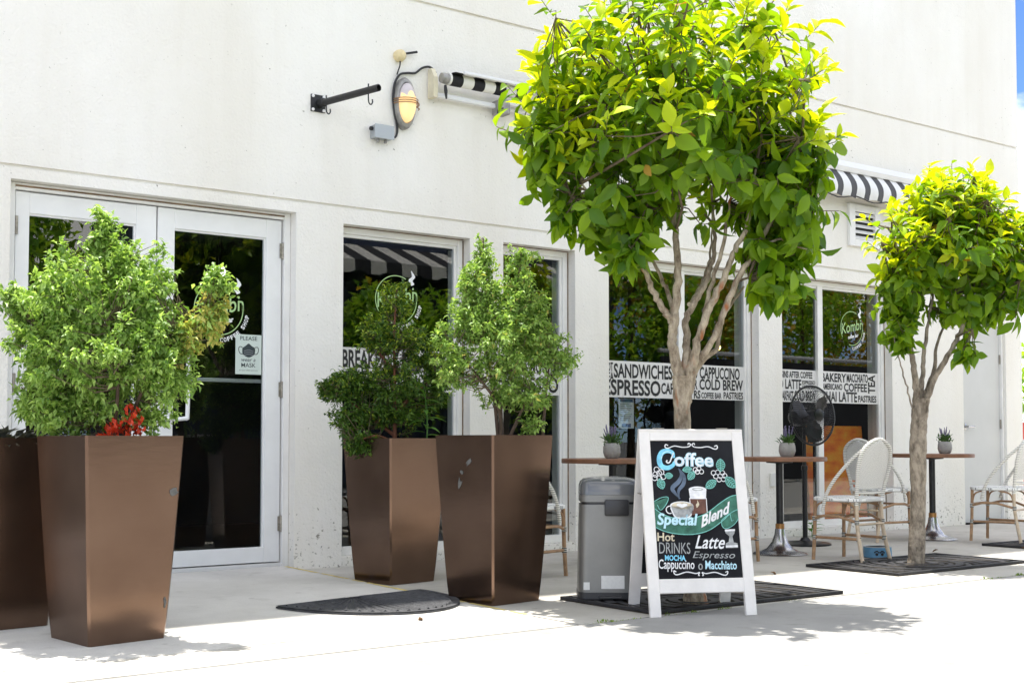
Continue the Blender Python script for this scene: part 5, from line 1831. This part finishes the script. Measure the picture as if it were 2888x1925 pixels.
loft([(0.172, 0.138, 0.05, 0.0), (0.172, 0.138, 0.05, 0.034)]).build("bin_base", "dark_plastic", t, smooth=40)
loft([(0.169, 0.135, 0.05, 0.035), (0.169, 0.135, 0.05, 0.06), (0.159, 0.126, 0.05, 0.505)]).build("bin_body", "steel_bin", t, smooth=40)
loft([(0.150, 0.118, 0.05, 0.506), (0.150, 0.118, 0.05, 0.518)]).build("bin_seam", "dark_plastic", t, smooth=40)
loft([(0.160, 0.127, 0.05, 0.519), (0.159, 0.126, 0.05, 0.556)]).build("lid_band", "steel_bin", t, smooth=40)
loft([(0.160, 0.127, 0.05, 0.557), (0.159, 0.126, 0.05, 0.605), (0.152, 0.119, 0.05, 0.628), (0.136, 0.104, 0.05, 0.642), (0.09, 0.07, 0.045, 0.651), (0.04, 0.03, 0.02, 0.654)]).build("lid", "grey_lid", t, smooth=50)
b = MB(); b.box(-0.030, 0.040 + 0.06, -0.152, -0.124, 0.445, 0.532, bevel=0.008); b.build("lid_handle", "dark_plastic", t, smooth=40)
b = MB(); b.box(-0.05, 0.075, -0.1375, -0.1362, 0.055, 0.125); b.build("paper_label", "paper_label", t)
b = MB(); b.box(-0.145, -0.112, -0.1378, -0.1364, 0.050, 0.090); b.build("paper_label", "paper_label", t)
b = MB(); b.box(-0.06, 0.06, -0.185, -0.135, 0.008, 0.018, bevel=0.003); b.build("pedal", "dark_plastic", t)

# ================================================================== TABLES
def table(x, y, label, rad=0.36, h=0.745):
    t = thing("cafe_table", label, "table", (x, y, 0.001), R(20 * x), "round cafe tables")
    b_ = MB(); b_.lathe([(0.02, h - 0.032), (rad - 0.004, h - 0.032), (rad, h - 0.028), (rad, h - 0.004), (rad - 0.004, h), (0.0, h)], 48); b_.build("table_top", "table_edge", t, smooth=30)
    b_ = MB(); b_.lathe([(0.027, 0.22), (0.027, h - 0.05), (0.10, h - 0.044), (0.10, h - 0.033)], 20); b_.build("pole", "black_metal", t, smooth=40)
    b_ = MB(); b_.lathe([(0.034, 0.196), (0.034, 0.232), (0.028, 0.236)], 20); b_.build("collar", "brass_collar", t, smooth=40)
    b_ = MB(); b_.lathe([(0.205, 0.0), (0.208, 0.006), (0.195, 0.014), (0.15, 0.022), (0.10, 0.045), (0.062, 0.095), (0.042, 0.15), (0.036, 0.195)], 40); b_.build("base", "chrome", t, smooth=50)
    return t


table(5.88, 6.716, "round wooden cafe table behind the pedal bin, nearest the doors")
table(7.475, 6.591, "round wooden cafe table in front of the pedestal fan")
table(9.681, 6.77, "round wooden cafe table by the grey service door", h=0.755)

# ================================================================== LAVENDER POTS
def lavender(x, y, z, label, s=1.0):
    t = thing("potted_lavender", label, "potted plant", (x, y, z), RNG.random() * 6, "lavender pots on the tables")
    b_ = MB(); b_.lathe([(0.040 * s, 0.0), (0.052 * s, 0.012), (0.062 * s, 0.045), (0.060 * s, 0.080), (0.052 * s, 0.108), (0.047 * s, 0.108), (0.05 * s, 0.085), (0.0, 0.083)], 28); b_.build("pot", "pot_grey", t, smooth=40)
    n = 130
    p = np.stack([RNG.normal(0, 0.022, n), RNG.normal(0, 0.022, n), 0.085 + 0.06 * RNG.random(n)], 1)
    d = nrm(p * np.array([[7, 7, 0]]) + jitter(n, 0.25) + np.array([[0, 0, 0.8]]))
    tv = SMALL_V.copy(); tv[:, 0] *= 0.22
    v_, f_, lt = scatter(tv, SMALL_F, p, leaf_frames(d, nrm(jitter(n, 1.0))), 0.035 + 0.02 * RNG.random(n))
    mesh_np("foliage", v_, f_, lt, "lavender_leaf", None, t)["kind"] = "stuff"
    for i in range(11):
        a = i * 2.4
        rr_ = 0.012 + 0.045 * RNG.random()
        tip = np.array([rr_ * math.cos(a), rr_ * math.sin(a), 0.185 + 0.055 * RNG.random()])
        b0 = np.array([0.3 * rr_ * math.cos(a), 0.3 * rr_ * math.sin(a), 0.09])
        m_ = MB()
        m_.tube([tuple(b0), tuple(b0 * 0.4 + tip * 0.6)], 0.0018, 4, 0)
        ax = (tip - b0) / np.linalg.norm(tip - b0)
        for k in range(7):
            q = b0 * 0.35 + tip * 0.65 + ax * 0.0085 * k
            m_.lathe([(0.0, -0.005), (0.0078 - 0.0006 * k, 0.0), (0.0, 0.007)], 6, tuple(q), 1)
        m_.build("flower_spike", ["lavender_leaf", "lavender_flower"], t, fix=False)
    return t


lavender(5.872, 6.715, 0.7465, "lavender pot on the table nearest the doors")
lavender(7.525, 6.555, 0.7465, "lavender pot on the table in front of the fan", 1.04)
lavender(9.775, 6.70, 0.7565, "lavender pot on the table by the service door")

# ================================================================== BISTRO CHAIRS
def chair_proto(name, label):
    t = thing(name, label, "chair", (0, 0, 0), 0, "rattan bistro chairs")
    # woven seat with rounded front
    pts = curve2([(0.215, 0.0), (0.195, 0.15), (0.12, 0.212), (-0.05, 0.205), (-0.19, 0.175), (-0.215, 0.0), (-0.19, -0.175), (-0.05, -0.205), (0.12, -0.212), (0.195, -0.15), (0.215, 0.0)], 5)[:-1]
    b_ = MB(); n = len(pts)
    lay = [(0.93, 0.428), (1.0, 0.436), (1.0, 0.452), (0.95, 0.461), (0.6, 0.455), (0.25, 0.453)]
    vs = [(p[0] * k, p[1] * k, z) for k, z in lay for p in pts]
    fs = [(i * n + j, i * n + (j + 1) % n, (i + 1) * n + (j + 1) % n, (i + 1) * n + j) for i in range(len(lay) - 1) for j in range(n)]
    fs += [tuple(reversed(range(n))), tuple((len(lay) - 1) * n + j for j in range(n))]
    b_.add(vs, fs); b_.build("seat", "weave_seat", t, smooth=50)
    # back hoop, wrapped
    hoop = curve2([(-0.175, 0.150, 0.40), (-0.195, 0.168, 0.55), (-0.225, 0.190, 0.70), (-0.252, 0.150, 0.82), (-0.266, 0.0, 0.880), (-0.252, -0.150, 0.82), (-0.225, -0.190, 0.70), (-0.195, -0.168, 0.55), (-0.175, -0.150, 0.40)], 6)
    b_ = MB(); b_.tube(hoop, 0.0145, 8); b_.build("back_frame", "binding", t, smooth=60)
    # chevron panel inside the hoop
    inner = [q for q in hoop if q[2] > 0.50]
    b_ = MB()
    m_ = len(inner)
    cy_ = [(q[0] + 0.004, q[1] * 0.93, 0.50 + (q[2] - 0.50) * 0.985) for q in inner]
    rows = 12
    vs, fs = [], []
    half = m_ // 2
    for i in range(half + 1):
        a_, c_ = cy_[i], cy_[m_ - 1 - i]
        for j in range(rows + 1):
            u = j / rows
            x = a_[0] + (c_[0] - a_[0]) * u - 0.022 * math.sin(math.pi * u)
            vs.append((x, a_[1] + (c_[1] - a_[1]) * u, a_[2] + (c_[2] - a_[2]) * u))
    k = len(vs)
    vs += [(p[0] + 0.010, p[1], p[2]) for p in vs]
    for i in range(half):
        for j in range(rows):
            q = i * (rows + 1) + j
            fs.append((q, q + 1, q + rows + 2, q + rows + 1))
            fs.append((k + q, k + q + rows + 1, k + q + rows + 2, k + q + 1))
    b_.add(vs, fs); b_.build("backrest", "weave_back", t, smooth=60)
    b_ = MB(); b_.tube([(-0.186, 0.155, 0.498), (-0.205, 0.0, 0.492), (-0.186, -0.155, 0.498)], 0.011, 8); b_.build("back_rail", "binding", t, smooth=60)
    for s in (-1, 1):
        b_ = MB(); b_.tube(curve2([(-0.250, s * 0.155, 0.812), (-0.17, s * 0.195, 0.735), (-0.05, s * 0.222, 0.60), (0.03, s * 0.225, 0.48), (0.075, s * 0.215, 0.35)], 6), 0.0125, 8); b_.build("arm_loop", "binding", t, smooth=60)
        b_ = MB(); b_.tube([(0.165, s * 0.175, 0.436), (0.17, s * 0.178, 0.2), (0.178, s * 0.186, 0.0)], 0.0135, 8); b_.build("leg", "rattan", t, smooth=60)
        b_ = MB(); b_.tube(curve2([(-0.175, s * 0.150, 0.436), (-0.185, s * 0.155, 0.25), (-0.235, s * 0.17, 0.0)], 5), 0.0145, 8); b_.build("leg", "rattan_pale", t, smooth=60)
        b_ = MB(); b_.tube([(0.168, s * 0.178, 0.30), (0.07, s * 0.21, 0.325), (-0.05, s * 0.20, 0.325), (-0.18, s * 0.155, 0.285)], 0.0105, 7); b_.build("stretcher", "rattan", t, smooth=60)
        b_ = MB(); b_.tube([(0.170, s * 0.180, 0.165), (-0.197, s * 0.158, 0.165)], 0.0105, 7); b_.build("stretcher", "rattan", t, smooth=60)
        b_ = MB(); b_.tube(curve2([(0.166, s * 0.176, 0.32), (0.14, s * 0.18, 0.40), (0.06, s * 0.19, 0.430)], 5), 0.0075, 6); b_.build("brace", "rattan", t, smooth=60)
        b_ = MB(); b_.tube(curve2([(-0.180, s * 0.152, 0.30), (-0.15, s * 0.158, 0.40), (-0.06, s * 0.18, 0.430)], 5), 0.0075, 6); b_.build("brace", "rattan", t, smooth=60)
        for xx, zz in ((0.169, 0.30), (0.170, 0.165), (-0.182, 0.285), (-0.197, 0.165)):
            b_ = MB(); b_.lathe([(0.0165, -0.017), (0.0165, 0.017)], 9, (xx, s * (0.179 if xx > 0 else 0.156), zz)); b_.build("binding", "binding_thin", t, smooth=40)
    b_ = MB(); b_.tube([(0.169, -0.179, 0.315), (0.169, 0.179, 0.315)], 0.0095, 7); b_.build("stretcher", "rattan", t, smooth=60)
    b_ = MB(); b_.tube([(-0.19, -0.156, 0.27), (-0.19, 0.156, 0.27)], 0.0095, 7); b_.build("stretcher", "rattan_pale", t, smooth=60)
    return t


def copy_thing(src, label, loc, rz):
    r_ = src.copy(); COL.objects.link(r_)
    r_.location = loc; r_.rotation_euler = (0, 0, rz); r_["label"] = label
    for ch in src.children:
        c_ = ch.copy(); COL.objects.link(c_); c_.parent = r_
        for g2 in ch.children:
            d_ = g2.copy(); COL.objects.link(d_); d_.parent = c_
    return r_


ch0 = chair_proto("bistro_chair", "rattan chair seen from behind in front, facing the table before the fan")
ch0.location = (7.535, 5.985, 0.001); ch0.rotation_euler = (0, 0, R(93))
copy_thing(ch0, "rattan chair with its oval back behind the front chair, by the far window", (9.22, 6.98, 0.001), R(-4))
copy_thing(ch0, "rattan chair at the right edge by the service door table", (9.80, 6.19, 0.022), R(102))
copy_thing(ch0, "rattan chair mostly hidden between the bronze planter and the pedal bin", (4.95, 6.50, 0.001), R(14))
copy_thing(ch0, "rattan chair almost wholly hidden behind the chalkboard sign", (6.70, 6.45, 0.001), R(10))

# ================================================================== PEDESTAL FAN
t = thing("pedestal_fan", "black pedestal fan with round wire cage by the far window", "fan", (8.32, 7.06, 0.001))
b = MB(); b.lathe([(0.215, 0.0), (0.215, 0.012), (0.19, 0.022), (0.05, 0.035), (0.03, 0.06), (0.0, 0.06)], 32); b.build("base", "fan_black", t, smooth=40)
b = MB(); b.lathe([(0.021, 0.05), (0.021, 0.62), (0.026, 0.625), (0.026, 0.66), (0.015, 0.665), (0.015, 1.02)], 14); b.build("pole", "fan_black", t, smooth=40)
fa = Vector((-0.10, -0.99, 0.06)).normalized()
fx = fa.cross(Vector((0, 0, 1))).normalized(); fz = fx.cross(fa)
M3 = Matrix((fx, fz, fa)).transposed()          # local z -> fan axis
fc = Vector((0.0, 0.0, 1.075)) + fa * 0.10
b = MB(); b.lathe([(0.05, -0.24), (0.075, -0.20), (0.08, -0.10), (0.06, -0.06), (0.03, -0.05)], 20, tuple(fc), 0, M3); b.build("motor", "fan_black", t, smooth=40)
b = MB(); b.tube([Vector((0, 0, 1.0)), Vector((0, 0, 1.05)), fc - fa * 0.14], 0.022, 10); b.build("tilt_joint", "fan_black", t, smooth=40)
RF = 0.247


def floc(r_, a, h):
    return fc + M3 @ Vector((r_ * math.cos(a), r_ * math.sin(a), h))


b = MB(); b.tube([floc(RF, 2 * math.pi * i / 48, 0) for i in range(49)], 0.009, 8, cap=False); b.build("cage_rim", "fan_black", t, smooth=60)
b = MB()
for i in range(72):
    a = 2 * math.pi * i / 72
    b.tube([floc(0.05, a + 0.35, 0.075), floc(0.12, a + 0.22, 0.075), floc(0.20, a + 0.08, 0.055), floc(RF, a, 0.0)], 0.0016, 4, cap=False)
    b.tube([floc(0.06, a, -0.07), floc(0.16, a, -0.068), floc(RF - 0.02, a, -0.045), floc(RF, a, 0.0)], 0.0016, 4, cap=False)
for r_, h in ((0.12, 0.075), (0.20, 0.055), (0.16, -0.068)):
    b.tube([floc(r_, 2 * math.pi * i / 40, h) for i in range(41)], 0.002, 4, cap=False)
b.build("cage_wires", "fan_black", t, fix=False)["kind"] = "stuff"
b = MB(); b.lathe([(0.052, 0.070), (0.052, 0.080), (0.03, 0.086), (0.0, 0.087)], 24, tuple(fc), 0, M3); b.build("cage_badge", "fan_black", t, smooth=40)
b = MB(); b.lathe([(0.045, -0.045), (0.045, 0.02), (0.03, 0.045), (0.0, 0.05)], 20, tuple(fc), 0, M3); b.build("hub", "fan_black", t, smooth=40)
for k in range(3):
    a0 = k * 2 * math.pi / 3 + 0.4
    b = MB(); vs, fs = [], []
    for i in range(7):
        r_ = 0.04 + 0.185 * i / 6
        w_ = 0.28 + 0.30 * math.sin(math.pi * min(1, i / 5))
        for j in range(6):
            u = j / 5 - 0.5
            vs.append(floc(r_, a0 + u * 2 * w_, -0.012 - u * 0.05))
    for i in range(6):
        for j in range(5):
            q = i * 6 + j
            fs.append((q, q + 1, q + 7, q + 6))
    b.add(vs, fs); b.build("blade", "fan_black", t, smooth=80)

# ================================================================== DOG BOWL
t = thing("dog_bowl", "blue dog bowl with black paw prints on the ground behind the front chair", "bowl", (7.86, 5.98, 0.001), 0)
b = MB(); b.lathe([(0.098, 0.0), (0.106, 0.004), (0.102, 0.078), (0.094, 0.078), (0.08, 0.02), (0.0, 0.018)], 32); b.build("bowl_body", "bowl_blue", t, smooth=40)
b = MB(); b.lathe([(0.103, 0.0785), (0.103, 0.083), (0.093, 0.083), (0.09, 0.0785)], 32); b.build("bowl_rim", "bowl_rim", t, smooth=40)
b = MB()
for a0 in (3.75, 4.12):
    rb = 0.1045
    for da, dz, r_ in ((0, 0.030, 0.011), (-0.13, 0.044, 0.006), (-0.045, 0.052, 0.006), (0.045, 0.052, 0.006), (0.13, 0.044, 0.006)):
        pts = [(a0 + da + r_ * math.cos(x) / rb, dz + r_ * math.sin(x)) for x in np.linspace(0, 2 * math.pi, 11)[:-1]]
        b.add([((rb + 0.0035) * math.cos(p), (rb + 0.0035) * math.sin(p), q) for p, q in pts], [tuple(range(10))])
b.build("paw_print", "decal_black", t, fix=False)

# ================================================================== SMALL GROWTH, LITTER
t = thing("wall_weed", "small green weed at the foot of the wall behind the front chair", "weed", (9.05, 7.60, 0.001))
lv, lf = big_leaf(0.45, 0.5, 0.06)
for i in range(16):
    a = i * 2.4
    d = np.array([[math.cos(a), math.sin(a), 0.5 + 0.5 * RNG.random()]])
    v_, f_, lt = scatter(lv, lf, np.array([[0.02 * math.cos(a), 0.02 * math.sin(a), 0.02 + 0.008 * i]]), leaf_frames(nrm(d), np.array([[0, 0, 1.0]])), np.array([0.07 + 0.03 * RNG.random()]))
    mesh_np("leaf", v_, f_, lt, "weed_leaf", None, t, True)
b = MB(); b.tube([(0, 0, 0), (0, 0, 0.14)], [0.005, 0.002], 5); b.build("stem", "weed_leaf", t)

# weeds and moss growing in the pavement joint
n = 900
runs = [(3.9, 4.9, 0.55), (5.3, 5.6, 0.1), (6.3, 7.2, 0.12), (7.2, 7.75, 0.7), (7.75, 9.0, 0.35)]
px_ = []
for a, b_, wgt in runs:
    k = int(n * wgt * (b_ - a) / 1.6)
    px_.append(a + (b_ - a) * RNG.random(k) ** 1.0)
px_ = np.concatenate(px_)
n = len(px_)
cl = 0.5 + 0.5 * np.sin(px_ * 9) * np.sin(px_ * 23)
p = np.stack([px_, JY + RNG.normal(0, 0.008, n) * (1 + cl), -0.012 + 0.012 * cl], 1)
d = nrm(jitter(n, 0.6) + np.array([[0, 0, 0.55]]))
tv = SMALL_V.copy(); tv[:, 0] *= 0.45
v_, f_, lt = scatter(tv, SMALL_F, p, leaf_frames(d, nrm(jitter(n, 1.0))), 0.006 + 0.016 * RNG.random(n) * cl)
tag(mesh_np("joint_moss", v_, f_, lt, "moss"), "small green weeds growing in the pavement joint", "weeds", kind="stuff")

lv, lf = big_leaf(0.5, 0.7, 0.18)
for i, (x, y) in enumerate([(6.28, 5.62), (8.62, 5.98), (8.02, 5.62), (5.15, 5.75), (3.3, 5.15), (4.55, 6.05), (9.35, 5.72), (5.7, 5.9)]):
    a = i * 1.9
    v_, f_, lt = scatter(lv, lf, np.array([[0, 0, 0.012]]), leaf_frames(np.array([[math.cos(a), math.sin(a), 0.05]]), np.array([[0.2, 0, 1.0]])), np.array([0.055]))
    o = mesh_np("fallen_leaf", v_, f_, lt, "dry_leaf", None, None, True)
    o.location = (x, y, 0.004 + (ramp_z(y) if x < 3.8 else 0))
    tag(o, "curled brown leaf on the pavement " + ["left of the smaller tree's grate", "behind the smaller tree's grate", "beside the blue dog bowl", "behind the pedal bin", "in front of the doormat", "between the near planter and the hidden chair", "near the grate at the right edge", "between the first table and the large tree's grate"][i], "leaf", "fallen brown leaves on the pavement")

# ================================================================== INSIDE THE CAFE
t = thing("abstract_painting", "abstract orange canvas leaning inside the far window", "painting", (10.10, 8.02, 0.03))
t.rotation_euler = (R(-4), 0, 0)
b = MB(); b.box(-0.56, 0.30, 0.0, 0.03, 0.08, 0.99); b.build("canvas", "painting", t)
for x in (-0.4, 0.15):
    b = MB(); b.box(x - 0.02, x + 0.02, 0.03, 0.05, 0.0, 0.9); b.build("support", "room_dark", t)
for (x, y, z) in ((9.825, 9.5, 1.88), (9.13, 9.5, 1.87)):
    t = thing("pendant_bulb", "small glowing pendant bulb inside, %s of the large tree's trunk" % ("right" if x > 9.5 else "left"), "lamp", (x, y, z), 0, "pendant bulbs inside the cafe")
    b = MB(); b.lathe([(0.0, -0.045), (0.022, -0.03), (0.026, -0.01), (0.014, 0.02), (0.012, 0.035)], 14); b.build("bulb", "bulb_glow", t, smooth=60)
    b = MB(); b.tube([(0, 0, 0.035), (0, 0, 2.6 - z)], 0.004, 5); b.build("cord", "black_rubber", t)
t = thing("ceiling_spotlight", "round white lamp glowing inside the right door", "lamp", (4.35, 10.0, 2.265))
b = MB(); b.lathe([(0.055, 0.0), (0.06, 0.02), (0.045, 0.07), (0.0, 0.075)], 20); b.build("lamp_head", "ceiling_glow", t, smooth=50)
b = MB(); b.tube([(0, 0, 0.07), (0, 0, 0.335)], 0.008, 6); b.build("stem", "black_metal", t)

# ================================================================== BEYOND THE CORNER
t = thing("road_barrier", "red-orange plastic barrier just past the far wall corner", "barrier", (14.35, 8.55, -0.028), R(-8))
b = MB(); b.prism([(-0.30, 0.0), (0.30, 0.0), (0.30, 0.12), (0.16, 0.34), (0.10, 1.12), (-0.10, 1.12), (-0.16, 0.34), (-0.30, 0.12)], -0.75, 0.75, lambda a, c, d: (d, a, c)); b.build("barrier_body", "red_plastic", t)
for x in (-0.45, 0.45):
    b = MB(); b.box(x - 0.12, x + 0.12, -0.302, 0.302, 0.0, 0.06); b.build("fork_slot", "dark_plastic", t)


def far_tree(x, y, h, r_, label, mats=("hedge_leaf", "hedge_leaf_warm"), warm=0.15, nl=2600, group=None, low=0.45, ll=0.18):
    t = thing("garden_tree", label, "tree", (x, y, -0.028), 0, group)
    b_ = MB(); b_.tube([(0, 0, 0), (0.05, 0.02, h * 0.35), (0, 0, h * 0.75)], [0.09, 0.07, 0.03], 8); b_.build("trunk", "bark_dark", t, smooth=60)
    nb = 24
    c_ = nrm(RNG.normal(0, 1, (nb, 3))) * np.array([[r_ * .62, r_ * .62, h * (1 - low) / 2 * .7]]) + np.array([[0, 0, h * (1 + low) / 2]])
    i_ = RNG.integers(0, nb, nl)
    p = c_[i_] + nrm(RNG.normal(0, 1, (nl, 3))) * (r_ * 0.46) * (0.35 + 0.65 * RNG.random((nl, 1)))
    d = nrm(jitter(nl, 0.6) + np.array([[0, 0, 0.1]]))
    tv = SMALL_V.copy(); tv[:, 0] *= 0.55
    v_, f_, lt = scatter(tv, SMALL_F, p, leaf_frames(d, nrm(jitter(nl, .5) + np.array([[0, 0, 1.0]]))), ll * (0.7 + 0.6 * RNG.random(nl)))
    wm = (np.sin(c_[i_][:, 0] * 3 + x) * 0.5 + 0.5 + RNG.random(nl) * 0.3 < warm * 1.6).astype(int)
    mesh_np("crown", v_, f_, lt, list(mats), np.repeat(wm, 4), t)["kind"] = "stuff"
    return t


far_tree(26.5, 17.2, 3.6, 1.9, "green garden tree past the far wall corner, tops against the sky", warm=0.1, low=0.05)

# ---- the other side of the street, which the shop windows mirror
GR = "trees across the street mirrored in the glass"
for i, (x, y, h, r_, wm, lo) in enumerate([(13.6, 0.6, 4.4, 1.5, .25, .2), (15.8, 0.1, 4.9, 1.6, .75, .2), (18.0, 0.4, 4.6, 1.6, .6, .2), (20.4, 0.0, 5.2, 1.7, .75, .2), (22.9, 0.3, 4.9, 1.7, .6, .2), (7.0, 0.2, 3.6, 1.0, .05, .35), (9.2, 0.9, 3.15, 1.0, .05, .3), (11.4, 1.0, 3.3, 1.15, .1, .3), (4.7, -1.0, 4.6, 1.3, .05, .15), (2.4, -2.2, 5.0, 1.5, .1, .15)]):
    x, y, h, r_ = 1.3 * x, 15.6 + 1.3 * (y - 15.6), 0.9 + 1.3 * (h - 0.9), 1.3 * r_
    far_tree(x, y, h, r_, ["green tree left of the warm toned row, mirrored in the middle windows", "first yellow tinged tree behind the pipe fence, mirrored in the glass", "second yellow tinged tree behind the pipe fence, mirrored in the glass", "third yellow tinged tree behind the pipe fence, mirrored in the glass", "last yellow tinged tree behind the pipe fence, mirrored in the glass", "green tree at the near end of the kiosk, mirrored in the doors", "low green tree before the kiosk awning, mirrored in the window beside the doors", "broad green tree before the kiosk, mirrored in the window behind the sign", "green tree straight across from the left door, mirrored in its glass", "tall green tree farthest left across the street, mirrored in the left door"][i], warm=wm * 0.6, nl=4200, group=GR, low=lo)
t = thing("kiosk", "dark blue kiosk with wide striped awning mirrored in the shop glass", "kiosk", (13.3, -5.9, -0.028))
b = MB(); b.box(-5.5, 5.7, -2.2, 0.0, 0.0, 5.2); b.build("wall", "kiosk_blue", t)
b = MB()
for i in range(43):
    b.box(-5.5 + i * 0.26, -5.5 + i * 0.26 + 0.13, 0.001, 0.05, 0.1, 3.9)
b.build("corrugation", "kiosk_blue", t)
vs, fs = [], []
for j in range(87):
    x = -5.6 + j * 0.13
    for (y, z) in ((0.02, 4.75), (1.15, 4.28), (1.18, 4.02 + (0.05 if j % 5 in (0, 1) else 0))):
        vs.append((x, y, z))
for j in range(86):
    a = j * 3
    fs += [(a, a + 3, a + 4, a + 1), (a + 1, a + 4, a + 5, a + 2)]
b = MB(); b.add(vs, fs); b.build("awning_fabric", "stripes_kiosk", t, fix=False)
t = thing("pipe_fence", "galvanised pipe fence across the street mirrored in the far window", "fence", (24.0, -2.2, -0.028))
b = MB(); b.tube([(-7.1, 0, 2.66), (8.4, 0, 2.66)], 0.045, 8); b.build("rail", "metal_rail", t)
for i in range(5):
    b = MB(); b.tube([(-6.5 + i * 3.4, 0, 0), (-6.5 + i * 3.4, 0, 2.66)], 0.035, 8); b.build("post", "metal_rail", t)
b = MB(); b.box(-7.1, 8.4, 0.05, 0.06, 0.1, 2.55); b.build("screen", "room_dark", t)
